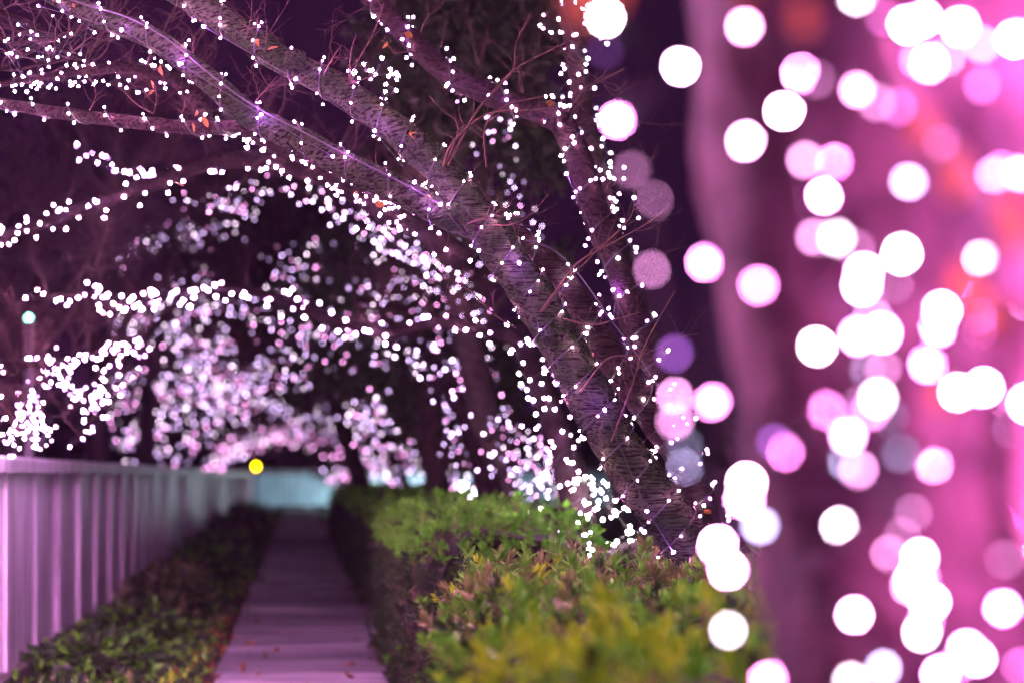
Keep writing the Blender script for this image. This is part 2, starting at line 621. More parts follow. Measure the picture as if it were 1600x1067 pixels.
# one bay: a folded sheet panel (three pans with ridges) and a post with a lip
pb = MB()
prof = [(0.0, 0.0), (.05, 0.0), (.075, -.011), (.34, -.011), (.345, -.016), (.352, -.016), (.357, -.011), (.66, -.011), (.665, -.016), (.672, -.016), (.677, -.011), (1.0, -.011), (1.025, 0.0), (1.06, 0.0)]
for z in (.10, .40, .75, FT - .075):
    for (yy, xx) in prof:
        pb.v.append((xx, yy, z))
npf = len(prof)
for j in range(3):
    for i in range(npf - 1):
        pb.f.append((j*npf+i, j*npf+i+1, (j+1)*npf+i+1, (j+1)*npf+i)); pb.m.append(0)
panel_me = pb.mesh('panel', M_panel, False)
qb = MB(); qb.box(-.05, .012, -.03, .035, .10, FT - .076); post_me = qb.mesh('post', M_panel, False)
hb = MB()
for an in range(6): pass
hb.tube([Vector((0, 0, 0)), Vector((.012, 0, 0))], .011, 8)
bolt_me = hb.mesh('bolt', M_bolt)
for i in range(-3, 52):
    yy = i * PITCH + 3.25
    o = link('panel', panel_me, fen); o.location = (random.uniform(-.006, .006), yy + .01, random.uniform(-.006, .004)); o.rotation_euler = (0, random.gauss(0, .006), random.gauss(0, .008))
    p = link('post', post_me, fen); p.location = (.004, yy, 0)
    if i < 14:
        for z in (.48, .86):
            for dy in (.10, .20):
                if dy == .10 or i % 2 == 0:
                    q = link('bolt', bolt_me, fen); q.location = (-.036, yy + dy, z)

M_cyan_lit = fence_material('cyan_lit_fence', (.50, .72, .78), (.42, .60, .68), (.30, .38, .48))  # cool light falling on the far fence is put into this paint colour
ff = thing('panel_fence', 'far fence crossing the end of the path, cyan light put into its colour', 'fence', None, (0, 63.4, 0))
for i in range(12):
    b = MB(); b.box(-.50, .50, -.02, .02, .12, 1.10)
    o = b.build('panel', M_cyan_lit, ff, False); o.location = (-2.4 + i * 1.08, 0, 0)
    b = MB(); b.box(-.04, .04, -.05, .05, -.1, 1.16)
    o = b.build('post', M_cyan_lit, ff, False); o.location = (-2.94 + i * 1.08, 0, 0)
b = MB(); b.box(-3, 10, -.06, .06, 1.162, 1.23); b.build('top_rail', M_rail, ff, False)

# ------------------------------------------------------------------ hedges
M_lf_green = leaf_material('azalea_green', (.05, .18, .012), (.15, .40, .03), .25, .45)
M_lf_bronze = leaf_material('azalea_bronze', (.10, .105, .03), (.25, .24, .09), .2, .45)
M_lf_yellow = leaf_material('azalea_new_growth', (.17, .34, .012), (.36, .52, .02), .35, .5)
M_lf_dark = leaf_material('shade_leaf', (.010, .026, .008), (.03, .06, .014), .15, .5)  # old inner leaves, darkened further: shade of the hedge sides is in the colour
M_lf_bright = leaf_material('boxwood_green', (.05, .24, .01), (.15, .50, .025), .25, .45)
M_core = noisy('hedge_inner_twigs', (.012, .010, .008), (.035, .026, .018), 18, .95, .6)
M_stem = noisy('green_stem', (.10, .09, .04), (.20, .15, .07), 40, .7)


def sprig_mb(n=11, L=.036, wd=.010):
    """a shoot tip: short stem with a whorl of narrow folded leaves"""
    b = MB()
    b.tube([Vector((0, 0, -.05)), Vector((.002, 0, -.02)), Vector((0, .001, .006))], [.0018, .0015, .001], 4, cap=False)
    b.m = [1] * len(b.f)
    for i in range(n):
        an = i * 2.4 + random.uniform(-.3, .3)
        t = i / n
        el = math.radians(15 + 62 * t + random.uniform(-10, 10))
        ln = L * (1 - .35 * t) * random.uniform(.8, 1.15)
        d = Vector((math.cos(an) * math.cos(el), math.sin(an) * math.cos(el), math.sin(el)))
        sd = Vector((-math.sin(an), math.cos(an), 0))
        nn = sd.cross(d)
        o = Vector((0, 0, -.022 * (1 - t)))
        w_ = wd * random.uniform(.8, 1.2)
        p0 = o; p1 = o + d * ln * .5 + nn * -.002; p2 = o + d * ln - nn * ln * .10
        k = len(b.v)
        b.v += [tuple(p0), tuple(p1 + sd * w_ * .5 - nn * .002), tuple(p2), tuple(p1 - sd * w_ * .5 - nn * .002), tuple(p1 + nn * .0025)]
        for q in ((k, k+1, k+4), (k+1, k+2, k+4), (k+2, k+3, k+4), (k+3, k, k+4)):
            b.f.append(q); b.m.append(0)
    return b


def hedge(label, y0, y1, xl0, xl1, xr, h, n, mats, sizes, near=0, seed=1, xr1=None):
    random.seed(seed)
    xr1 = xr if xr1 is None else xr1
    t = thing('clipped_hedge', label, 'hedge', 'clipped hedges along the right of the path', ((xl0 + xr) / 2, (y0 + y1) / 2, 0))
    base = t.location

    def xl(y): return xl0 + (xl1 - xl0) * (y - y0) / (y1 - y0)
    def xrr(y): return xr + (xr1 - xr) * (y - y0) / (y1 - y0)
    # dark twiggy core
    b = MB(); nx, ny = 10, 14
    def surf(u, v, inset):
        # u across 0..1 (left foot, over the top, right foot), v along
        y = y0 + inset + (y1 - y0 - 2 * inset) * v
        e = min(1, min(v, 1 - v) * (y1 - y0) / .35)
        rnd = math.sqrt(max(0.0, 1 - (1 - e) ** 2)) * .25 + .75
        a, c = xl(y) + inset, xrr(y) - inset
        mid = (a + c) / 2; hw = (c - a) / 2 * rnd
        hh = (h - inset) * (.82 + .18 * rnd)
        per = 2 * hh + 2 * hw
        s = u * per
        if s < hh: x, z, nn = mid - hw, s, Vector((-1, 0, .1))
        elif s < hh + 2 * hw: x, z, nn = mid - hw + (s - hh), hh, Vector((0, 0, 1))
        else: x, z, nn = mid + hw, per - s, Vector((1, 0, .1))
        # round the shoulders
        k = min(abs(s - hh), abs(s - hh - 2 * hw))
        if k < .16:
            z -= (1 - k / .16) ** 2 * .06
            x += (1 - k / .16) ** 2 * .06 * (1 if x < mid else -1)
            nn = (nn + Vector((-.7 if x < mid else .7, 0, .7)) * (1 - k / .16)).normalized()
        p = Vector((x, y, z))
        bmp = noise.noise(p * 2.6) * .05 + noise.noise(p * 7) * .025
        return p + nn * bmp, nn
    for j in range(ny + 1):
        for i in range(nx * 3 + 1):
            p, _ = surf(i / (nx * 3), j / ny, .07)
            b.v.append(tuple(p - base))
    W = nx * 3 + 1
    for j in range(ny):
        for i in range(nx * 3):
            a = j * W + i
            b.f.append((a, a + 1, a + W + 1, a + W)); b.m.append(0)
    b.f.append(tuple(range(W))); b.m.append(0)
    b.f.append(tuple(range(ny * W, ny * W + W))); b.m.append(0)
    b.build('core', M_core, t)
    V = [sprig_mb() for _ in range(5)]
    meshes = {}
    joined = MB()
    allm = list(dict.fromkeys([m for m, _ in mats])) + [M_stem]
    cnt = []
    for i in range(n):
        v = random.random(); u = random.random()
        p, nn = surf(u, v, 0)
        if i % 4 == 0:      # the two ends
            v = 0.0 if i % 24 else 1.0
            p, nn = surf(u, v, 0)
            p.z *= random.random() ** .6
            p.x = random.uniform(xl(p.y) + .05, xrr(p.y) - .05); nn = Vector((0, -1 if v == 0 else 1, .3))
        cnt.append((p, nn))
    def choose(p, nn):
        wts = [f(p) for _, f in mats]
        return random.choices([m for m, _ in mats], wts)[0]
    # near shoots that can be told apart become parts
    cnt.sort(key=lambda c: (0 if (c[1].z > .5) else 1, (c[0] - CAM).length))
    for i, (p, nn) in enumerate(cnt):
        d = (nn + Vector((random.gauss(0, .4), random.gauss(0, .4), .6))).normalized()
        s = random.uniform(*sizes) * (.65 if random.random() < .35 else 1)
        rot = d.to_track_quat('Z', 'Y').to_matrix().to_4x4() @ Matrix.Rotation(random.uniform(0, 6.28), 4, 'Z')
        m = choose(p, nn)
        p = p + d * (random.uniform(-.04, .03) + (.09 * random.random() if random.random() < .14 else 0))
        if i < near * 2 and i % 2 == 0:
            vi = random.randrange(5)
            if (vi, m.name) not in meshes:
                meshes[(vi, m.name)] = V[vi].mesh('sprig', [m, M_stem], False)
            o = link('sprig', meshes[(vi, m.name)], t)
            o.location = p - base; o.rotation_euler = rot.to_euler(); o.scale = (s,) * 3
        else:
            sb = V[i % 5]
            k = len(joined.v)
            Mx = Matrix.Translation(p - base) @ rot @ Matrix.Scale(s, 4)
            joined.v += [tuple(Mx @ Vector(q)) for q in sb.v]
            joined.f += [tuple(k + a for a in q) for q in sb.f]
            mi = allm.index(m)
            joined.m += [mi if a == 0 else len(allm) - 1 for a in sb.m]
    joined.uv = {}
    tag(joined.build('foliage', allm, t, False), kind='stuff')
    return t


def bell(c, w_):
    return lambda p: math.exp(-((p.y - c) / w_) ** 2)


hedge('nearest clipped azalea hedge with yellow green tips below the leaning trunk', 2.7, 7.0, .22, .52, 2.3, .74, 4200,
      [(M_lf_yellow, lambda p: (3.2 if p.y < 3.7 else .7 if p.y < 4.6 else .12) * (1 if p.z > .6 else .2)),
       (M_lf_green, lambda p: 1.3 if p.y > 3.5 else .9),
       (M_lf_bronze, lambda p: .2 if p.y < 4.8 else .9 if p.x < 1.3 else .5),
       (M_lf_dark, lambda p: .25 if p.z > .6 else 30.0)], (1.15, 1.85), near=300, seed=11)  # low sides take the dark leaf, so their shade comes from colour
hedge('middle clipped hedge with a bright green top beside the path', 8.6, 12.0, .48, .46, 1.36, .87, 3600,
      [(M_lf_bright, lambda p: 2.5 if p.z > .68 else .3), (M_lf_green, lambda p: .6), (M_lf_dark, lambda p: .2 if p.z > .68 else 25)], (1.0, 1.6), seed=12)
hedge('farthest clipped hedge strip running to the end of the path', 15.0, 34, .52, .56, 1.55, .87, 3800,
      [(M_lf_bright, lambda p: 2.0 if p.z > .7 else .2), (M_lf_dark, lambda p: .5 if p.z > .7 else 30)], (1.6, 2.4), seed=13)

# planting strip on the left: low shrubs, ground cover and litter
random.seed(21)


def leafy_mound(name, label, c, rx, ry, rz, n, mats, size, cat, group):
    t = thing(name, label, cat, group, c)
    b = MB()
    allm = mats
    cb = MB()
    st = 10
    for j in range(7):
        ph = math.pi / 2 * j / 6
        for i in range(st):
            an = 2 * math.pi * i / st
            k = .8 * (1 + .25 * noise.noise(Vector((math.cos(an) * 2 + c[1], math.sin(an) * 2, ph))))
            cb.v.append((rx * k * math.cos(an) * math.cos(ph), ry * k * math.sin(an) * math.cos(ph), rz * k * math.sin(ph)))
    for j in range(6):
        for i in range(st):
            i2 = (i + 1) % st
            cb.f.append((j*st+i, j*st+i2, (j+1)*st+i2, (j+1)*st+i)); cb.m.append(0)
    cb.build('core', M_core, t)
    for _ in range(n):
        an = random.uniform(0, 6.28); ph = math.asin(random.uniform(.02, 1))
        k = random.uniform(.72, 1.12) * (1 + .3 * noise.noise(Vector((math.cos(an) * 2 + c[1], math.sin(an) * 2, ph))))
        p = Vector((rx * k * math.cos(an) * math.cos(ph), ry * k * math.sin(an) * math.cos(ph), rz * k * math.sin(ph)))
        leaf_quad(b, p, size * random.uniform(.6, 1.4), random.randrange(len(mats)), p.normalized() if p.length > .01 else UP)
    tag(b.build('foliage', mats, t, False), kind='stuff')
    return t


def leaf_quad(b, p, s, mi, out=None):
    d = Vector((random.gauss(0, 1), random.gauss(0, 1), random.gauss(0, 1)))
    if out is not None: d = d + out * 1.2
    d.normalize()
    sd = d.orthogonal().normalized(); sd.rotate(Matrix.Rotation(random.uniform(0, 6.28), 3, d))
    nn = d.cross(sd)
    k = len(b.v)
    b.v += [tuple(p), tuple(p + d * s * .5 + sd * s * .27 + nn * s * .06), tuple(p + d * s - nn * s * .1), tuple(p + d * s * .5 - sd * s * .27 + nn * s * .06)]
    b.f += [(k, k+1, k+2), (k, k+2, k+3)]; b.m += [mi, mi]


SH = [(-1.02, 10.6, .34, .55, .20, 'low leafy shrub at the near foot of the fence'),
      (-1.0, 12.2, .34, .6, .24, 'second leafy shrub from the camera along the fence foot'),
      (-.92, 14.3, .36, .7, .34, 'dark reddish shrub bulging toward the path by the fence'),
      (-1.0, 16.2, .34, .7, .30, 'shrub just beyond the dark reddish one by the fence'),
      (-.88, 19.5, .40, 1.0, .42, 'taller green shrub midway along the fence'),
      (-.92, 23.5, .38, 1.2, .42, 'green topped shrub beyond the tallest shrub by the fence'),
      (-.95, 29.0, .38, 1.8, .46, 'brownish shrub far along the fence'),
      (-.95, 37.0, .40, 2.6, .5, 'farthest shrub at the foot of the fence')]
for i, (x, y, rx, ry, rz, lb) in enumerate(SH):
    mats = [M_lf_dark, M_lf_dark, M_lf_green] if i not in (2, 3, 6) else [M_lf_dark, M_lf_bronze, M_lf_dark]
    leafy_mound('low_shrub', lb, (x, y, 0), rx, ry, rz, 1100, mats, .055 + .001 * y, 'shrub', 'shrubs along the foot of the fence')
b = MB()
for _ in range(9000):
    y = 6 + 50 * random.random() ** 1.8; x = random.uniform(-1.34, -.46 + .08 * noise.noise(Vector((0, y * 1.3, 0))))
    p = Vector((x, y, abs(random.gauss(0, .04)) + .05 * max(0, noise.noise(Vector((x * 3, y * 1.5, 3))))))
    leaf_quad(b, p, random.uniform(.035, .075), random.choices([0, 1, 2, 3], [5, 3, 1, .6])[0], UP)
tag(b.build('ground_cover', [M_lf_dark, M_lf_green, M_lf_bronze, M_lf_yellow], None, False), 'low leafy ground cover between fence and path', 'ground cover', kind='stuff')
b = MB()
for _ in range(2600):
    y = 7 + 40 * random.random() ** 1.7
    x = random.choice([random.gauss(-.50, .10), random.gauss(.56, .06), random.uniform(.7, 3.0), random.uniform(-.42, .58) if random.random() < .35 else -.5])
    leaf_quad(b, Vector((x, y, .03)), random.uniform(.03, .06), 0)
tag(b.build('leaf_litter', [M_dead], None, False), 'brown fallen leaves along the path edges', 'leaf litter', kind='stuff')

# ------------------------------------------------------------------ trees
def limb(parent, rows, mat, name='limb', sides=14, step=.04, rough=.10, rs=9):
    path = pxpath(rows, step)
    b = MB(); b.tube([p for p, r in path], [r for p, r in path], sides, rough, rs)
    off(b.build(name, mat), parent)
    return path


# --- the sharp leaning cherry tree
random.seed(31)
focal = thing('cherry_tree', 'sharply focused mossy cherry tree leaning left across the picture above the near hedge', 'tree', None, at(1255, 1245, 6.5))
MAIN = [(1255, 1250, 6.5, 125), (1160, 1000, 6.5, 108), (1095, 880, 6.5, 98), (1030, 790, 6.48, 99), (962, 692, 6.46, 93), (905, 590, 6.45, 88), (850, 492, 6.44, 84),
        (790, 402, 6.43, 80), (738, 330, 6.42, 76), (680, 258, 6.42, 68), (600, 188, 6.42, 60), (520, 134, 6.44, 58), (440, 94, 6.45, 54), (370, 46, 6.45, 50), (300, 4, 6.45, 46),
        (200, -50, 6.45, 42), (60, -130, 6.4, 36), (-120, -220, 6.3, 26)]
MAIN = [(a, b, c, w_ * (.84 if b > 700 else .80)) for a, b, c, w_ in MAIN]
p_main = limb(focal, MAIN, M_bark, 'trunk', 32, .015, .17, 9)
BR2 = [(742, 352, 6.44, 44), (700, 338, 6.42, 46), (640, 306, 6.40, 44), (560, 268, 6.38, 43), (480, 226, 6.37, 42), (395, 184, 6.37, 40), (335, 134, 6.37, 37), (245, 64, 6.37, 36), (130, 16, 6.37, 33), (20, -40, 6.35, 28), (-150, -120, 6.3, 20)]
p_br2 = limb(focal, BR2, M_bark, 'limb', 20, .018, .11, 11)
BR3 = [(400, 196, 6.40, 16), (360, 200, 6.42, 22), (300, 200, 6.5, 22), (180, 188, 6.58, 21), (60, 172, 6.66, 18), (-60, 150, 6.7, 14)]
p_br3 = limb(focal, BR3, M_bark2, 'limb', 14, .02, .10, 11)
# knots and a cut branch stub
for (px, py, wd, d2) in ((462, 96, 34, (.1, -.5, .7)), (650, 222, 40, (.5, -.5, .5)), (868, 520, 40, (.3, -.7, .3)), (560, 262, 20, (0, -.6, .7))):
    p = at(px, py, 6.40); d = Vector(d2).normalized(); r = wd * .5 * 6.4 / F
    b = MB(); b.tube([p - d * .02, p + d * .012, p + d * .028, p + d * .034, p + d * .028], [r * 1.15, r, r * .95, r * .7, r * .45], 14, .15, 30)
    off(b.build('knot', M_bark), focal)


def add_twigs(parent, path, n, ln, r, mat=M_twig, updir=(0, 0, 1), name='twig', depth=2, lo=0.0, hi=1.0):
    for i in range(n):
        k = int(len(path) * random.uniform(lo, hi)); k = min(len(path) - 2, k)
        p, rr = path[k]
        t = (path[k+1][0] - p).normalized()
        ax = t.orthogonal(); ax.rotate(Matrix.Rotation(random.uniform(0, 6.28), 3, t))
        d = (ax + Vector(updir) * random.uniform(.3, 1.1)).normalized()
        b = MB(); twig_into(b, p + d * rr * .7, d + t * random.uniform(-.5, .5), ln * random.uniform(.4, 1.3), r * random.uniform(.7, 1.3), depth)
        off(b.build(name, mat), parent)


def drawn_twig(parent, rows, mat=M_twig, sidelen=.10, name='twig', nside=7):
    path = pxpath(rows, .02)
    b = MB(); b.tube([p for p, r in path], [r * .52 for p, r in path], 6, .25, 60)
    for _ in range(nside):
        k = random.randrange(len(path) // 4, len(path) - 1)
        p, rr = path[k]; t = (path[k+1][0] - p).normalized()
        ax = t.orthogonal(); ax.rotate(Matrix.Rotation(random.uniform(0, 6.28), 3, t))
        twig_into(b, p, t * .7 + ax + Vector((0, 0, .3)), sidelen * random.uniform(.5, 1.6), max(.0008, rr * .28), 2)
    off(b.build(name, mat), parent)


DT = [[(695, 268, 6.38, 9), (722, 215, 6.34, 8), (748, 170, 6.32, 7), (800, 112, 6.3, 6), (806, 70, 6.3, 4), (830, 20, 6.3, 3)],
      [(748, 170, 6.32, 6), (800, 112, 6.3, 5), (862, 78, 6.3, 4), (930, 45, 6.3, 3), (985, 12, 6.3, 2)],
      [(690, 272, 6.38, 8), (706, 225, 6.33, 7), (762, 178, 6.31, 6), (850, 170, 6.3, 4), (890, 150, 6.3, 3), (975, 108, 6.3, 2.4)],
      [(690, 272, 6.38, 6), (716, 200, 6.34, 5), (690, 172, 6.3, 3), (670, 150, 6.3, 2.2)],
      [(842, 492, 6.38, 11), (872, 452, 6.34, 10), (905, 410, 6.31, 8), (960, 378, 6.3, 6), (1010, 350, 6.3, 4), (1050, 318, 6.3, 2.5)],
      [(872, 452, 6.34, 8), (925, 400, 6.32, 6), (985, 340, 6.3, 5), (990, 300, 6.3, 3), (1000, 262, 6.3, 2)],
      [(955, 690, 6.36, 7), (985, 610, 6.30, 6), (1008, 540, 6.3, 5), (1040, 480, 6.3, 3.5), (1055, 455, 6.3, 2)],
      [(805, 512, 6.40, 5), (770, 490, 6.36, 5), (735, 455, 6.34, 4), (708, 440, 6.33, 2.5)],
      [(755, 350, 6.38, 5), (795, 352, 6.34, 4), (830, 335, 6.32, 3), (860, 300, 6.31, 2)],
      [(730, 350, 6.35, 6), (770, 335, 6.32, 4), (800, 318, 6.31, 2.2)],
      [(908, 610, 6.36, 6), (950, 560, 6.32, 5), (1000, 555, 6.3, 4), (1060, 528, 6.3, 3), (1090, 522, 6.3, 2)],
      [(880, 498, 6.36, 5), (925, 508, 6.33, 5), (960, 500, 6.32, 4), (1000, 488, 6.3, 2.5)],
      [(545, 130, 6.38, 6), (560, 95, 6.36, 5), (585, 50, 6.35, 4), (600, 5, 6.35, 2.5)],
      [(545, 130, 6.38, 5), (548, 85, 6.36, 4), (556, 55, 6.35, 2.2)],
      [(540, 132, 6.38, 5), (575, 122, 6.36, 4), (600, 108, 6.35, 2.2)],
      [(385, 58, 6.38, 4), (392, 30, 6.38, 3), (394, 0, 6.38, 2)], [(415, 70, 6.38, 4), (418, 40, 6.38, 2.5)],
      [(505, 120, 6.40, 5), (520, 90, 6.38, 3.5), (535, 70, 6.38, 2)],
      [(140, 172, 6.52, 4), (150, 150, 6.5, 3), (141, 122, 6.5, 2)], [(240, 178, 6.48, 5), (215, 165, 6.46, 4), (192, 142, 6.46, 2.5)],
      [(240, 178, 6.48, 4), (245, 150, 6.46, 3), (240, 128, 6.46, 2)], [(280, 186, 6.48, 4), (288, 168, 6.46, 3), (290, 150, 6.46, 2)],
      [(1040, 775, 6.36, 5), (1070, 740, 6.3, 4), (1095, 700, 6.28, 2.5)], [(398, 160, 6.32, 5), (420, 135, 6.3, 4), (432, 120, 6.3, 2)],
      [(760, 262, 6.45, 6), (758, 200, 6.5, 6), (790, 165, 6.5, 5), (860, 150, 6.5, 4)]]
for rows in DT:
    drawn_twig(focal, rows)
add_twigs(focal, p_main, 48, .12, .0014, lo=.18, hi=.95)
add_twigs(focal, p_br2, 24, .10, .0013, lo=.1, hi=.9)
for (px, py, s) in ((640, 206, .05), (655, 215, .05), (402, 72, .06), (418, 78, .05), (925, 555, .035), (560, 300, .03), (668, 305, .035), (865, 160, .05), (850, 182, .05), (125, 5, .06), (240, 140, .05),
                    (310, 178, .05), (325, 200, .06), (300, 192, .045), (255, 120, .06), (232, 145, .06), (520, 262, .05), (585, 318, .05), (605, 65, .05), (645, 58, .05), (288, 292, .05)):
    dead_leaf(at(px, py, 6.36), s, focal)

# LED string wound on the sharp trunk
hp, hn = helix(p_main, .115, .005)
ps, ns = pick(hp, hn, 230)
ST_F = 520
light_string('string of pink lights wound round the sharp leaning trunk', ps, .0030, ST_F, [PINK, MAGENTA, PINK, ROSE, VIOLET], None, True, .0030, hp[::2], ns)
hp2, hn2 = helix(p_br2, .16, .003)
ps, ns = pick(hp2, hn2, 95)
light_string('string of pink lights wound round the thinner sharp limb under the trunk', ps, .0030, ST_F, [PINK, MAGENTA, VIOLET], None, True, .0030, hp2[::2], ns)
hp3, hn3 = helix(p_br3, .14, .003)
ps, ns = pick(hp3, hn3, 36)
light_string('string of pink lights on the thin level limb at upper left', ps, .0032, ST_F, [PINK, WHITE], None, True, .0030, hp3[::2], ns)
# the large violet lights that face the lens
for lb, dz, V in (('string of larger violet lights spaced down the sharp leaning trunk', 6.31, [(318, 42), (462, 124), (585, 205), (648, 285), (688, 320), (748, 392), (811, 411), (870, 600), (945, 640), (1011, 798), (1052, 862)]),
                  ('string of larger violet lights on the thinner sharp limb at upper left', 6.30, [(60, 10), (190, 47), (280, 100), (408, 180), (520, 245)]),
                  ('string of larger violet lights on the blurred limb at top centre', 7.34, [(605, 47), (700, 131), (764, 150), (850, 190)]),
                  ('string of larger violet lights on the upright stem right of the trunk', 7.36, [(885, 272), (925, 360), (958, 453), (1000, 560)])):
    light_string(lb, [at(a, b, dz) for a, b in V], .0046, 1100, [(.50, .12, 1.0), (.62, .16, 1.0)], None, True, .0016)
light_string('single large violet light flaring at the far left edge', [at(23, 178, 6.5), at(-30, 160, 6.5)], .0052, 1700, [(.55, .14, 1.0)], None, True, .0016)
# pale cable lashed along limb and trunk
cb = MB()
for rows in ([(60, -18, 6.33, 4), (140, 10, 6.33, 4), (200, 28, 6.33, 4), (262, 62, 6.33, 4), (330, 118, 6.33, 4), (400, 168, 6.33, 4), (480, 210, 6.33, 4), (560, 252, 6.33, 4), (640, 292, 6.33, 4), (690, 322, 6.33, 4)],
             [(790, 368, 6.45, 4), (860, 388, 6.6, 4), (905, 430, 6.6, 4), (955, 500, 6.6, 4), (1010, 575, 6.6, 4), (1050, 640, 6.6, 4)],
             ):
    pth = pxpath(rows, .03)
    cb.tube([p for p, r in pth], [r * .6 for p, r in pth], 6)
tag(cb.build('power_cable', M_cable), 'thin pale power cable lashed along the sharp limb and trunk', 'cable')

# --- second tree just behind the sharp one
random.seed(37)
second = thing('cherry_tree', 'slightly blurred tree close behind the sharp trunk with a light studded upright stem', 'tree', None, at(1180, 1200, 7.4))
S_TR = [(1190, 1210, 7.4, 100), (1120, 900, 7.4, 84), (1075, 740, 7.4, 72), (1035, 620, 7.4, 68), (1000, 520, 7.4, 66), (965, 410, 7.45, 60), (930, 330, 7.5, 56), (905, 250, 7.5, 52), (880, 195, 7.5, 50)]
p_s = limb(second, [(a, b, c, w_ * .8) for a, b, c, w_ in S_TR], M_bark2, 'trunk', 18, .03)
p_s2 = limb(second, [(880, 195, 7.5, 38), (850, 178, 7.5, 37), (760, 146, 7.45, 36), (690, 108, 7.45, 35), (640, 58, 7.45, 34), (590, 8, 7.45, 32), (520, -70, 7.4, 30)], M_bark2, 'limb', 14)
p_s3 = limb(second, [(1060, 700, 7.3, 58), (1000, 620, 7.2, 54), (945, 540, 7.15, 50), (895, 465, 7.15, 46), (840, 398, 7.15, 42), (780, 355, 7.2, 36), (700, 330, 7.3, 30), (600, 300, 7.6, 28)], M_bark2, 'limb', 16)
p_s4 = limb(second, [(960, 400, 7.6, 32), (940, 300, 7.8, 34), (915, 200, 7.9, 34), (900, 90, 7.9, 32), (885, 0, 7.9, 30), (870, -90, 7.9, 34)], M_bark2, 'limb', 14)
for pth, n in ((p_s, 8), (p_s2, 16), (p_s3, 10), (p_s4, 12)):
    add_twigs(second, pth, n, .34, .0022, depth=2)
for i, (pth, pitch, n, lb) in enumerate(((p_s, .15, 150, 'string of lights wound on the upright stem right of the sharp trunk'), (p_s2, .22, 60, 'string of lights on the limb across the top centre'),
                          (p_s3, .16, 140, 'string of lights on the slanting limb close behind the sharp trunk'))):
    hp, hn = helix(pth, pitch, .006)
    ps, ns = pick(hp, hn, n, .012)
    light_string(lb, ps, .0042, 190, [PINK, WHITE, VIOLET, PINK], None, True, .0030, hp[::2], ns)
pv = [p for p, r in p_s4]
ps = along(pv, 190, .055)
light_string('dense string of white lights hung on the upright limb at top centre right', ps, .0048, 90, [WHITE, LILAC, PINK], None, True)
ps = along([at(925, 735, 8.0), at(922, 800, 8.0), at(918, 868, 8.0)], 16, .012)
light_string('short string of white lights hanging straight down beside the dark trunk', ps, .005, 90, [WHITE, LILAC], None, True)

# --- blurred trees down the row; each limb carries its own string
random.seed(41)
TREES = {
 'C': ('dark blurred trunk standing behind the near hedge with a long limb reaching left', [(912, 900, 9.4, 66), (900, 780, 9.5, 54), (878, 690, 9.7, 46), (850, 610, 10, 40), (822, 548, 10.3, 34)]),
 'D': ('blurred tree behind the middle hedge, left of the dark trunk', [(775, 850, 13, 46), (762, 760, 13, 42), (740, 680, 13.2, 36), (700, 600, 13.6, 28), (640, 520, 14.2, 22)]),
 'E': ('blurred tree wrapped in lights above the far green hedge', [(700, 850, 19, 42), (688, 740, 19, 36), (660, 650, 19.3, 28), (600, 590, 20, 20), (520, 560, 21, 14)]),
 'G': ('distant tree with lights arching over the path', [(640, 820, 27, 30), (622, 740, 27, 26), (600, 680, 27.5, 18), (540, 650, 28, 12)]),
 'H': ('farthest tree whose pink lights arch over the end of the path', [(545, 790, 42, 20), (540, 740, 42, 17), (520, 700, 42, 12), (470, 680, 42, 8)]),
 'L': ('tree behind the fence at the left edge strung with bluish lights', [(-120, 1000, 10.2, 60), (-90, 760, 10.2, 54), (-60, 650, 10.2, 44), (-30, 590, 10.4, 30), (40, 572, 10.4, 16)]),
}
TO = {}; TP = {}
for k, (lb, rows) in TREES.items():
    o = thing('cherry_tree', lb, 'tree', 'light strung trees along the path', at(*rows[0][:3]))
    TO[k] = o; TP[k] = limb(o, rows, M_bark2, 'trunk', 12, .08)


def S(tree, label, rows, n, spread, r, strength, cols, limb_w=10, det=False, twigs=6):
    """rows of (px, py, distance); spread in photo pixels; draws the limb that carries the string too"""
    d = sum(q[2] for q in rows) / len(rows)
    if limb_w:
        m = len(rows)
        lr = [(a, b, c, limb_w * (1 - .6 * i / max(1, m - 1))) for i, (a, b, c) in enumerate(rows)]
        path = limb(TO[tree] if tree in TO else second, lr, M_bark2, 'limb', 8, .1, .1)
        if twigs:
            bb = MB()
            for _ in range(twigs):
                kk = random.randrange(len(path) - 1); p, rr = path[kk]
                twig_into(bb, p, Vector((random.gauss(0, 1), random.gauss(0, .5), random.uniform(.2, 1.4))), random.uniform(.3, .9) * d / 12, .004 * d / 12, 2)
            off(tag(bb.build('twig_mass', M_twigd), kind='stuff'), TO[tree] if tree in TO else second)
    base = smooth_path([(at(*q), 0) for q in rows], .1)
    ps = along([p for p, _ in base], int(n * (1.35 if d > 12.5 else 1.15)), spread * d / F * .85)
    r *= .66
    light_string(label, ps, r, 1.9 * strength * (.21 if d > 12.5 else 5.0 if d > 9 else 2.2), [DEEP.get(c, c) for c in cols] if d < 12.5 else cols, None, det, max(.0018, r * .4))


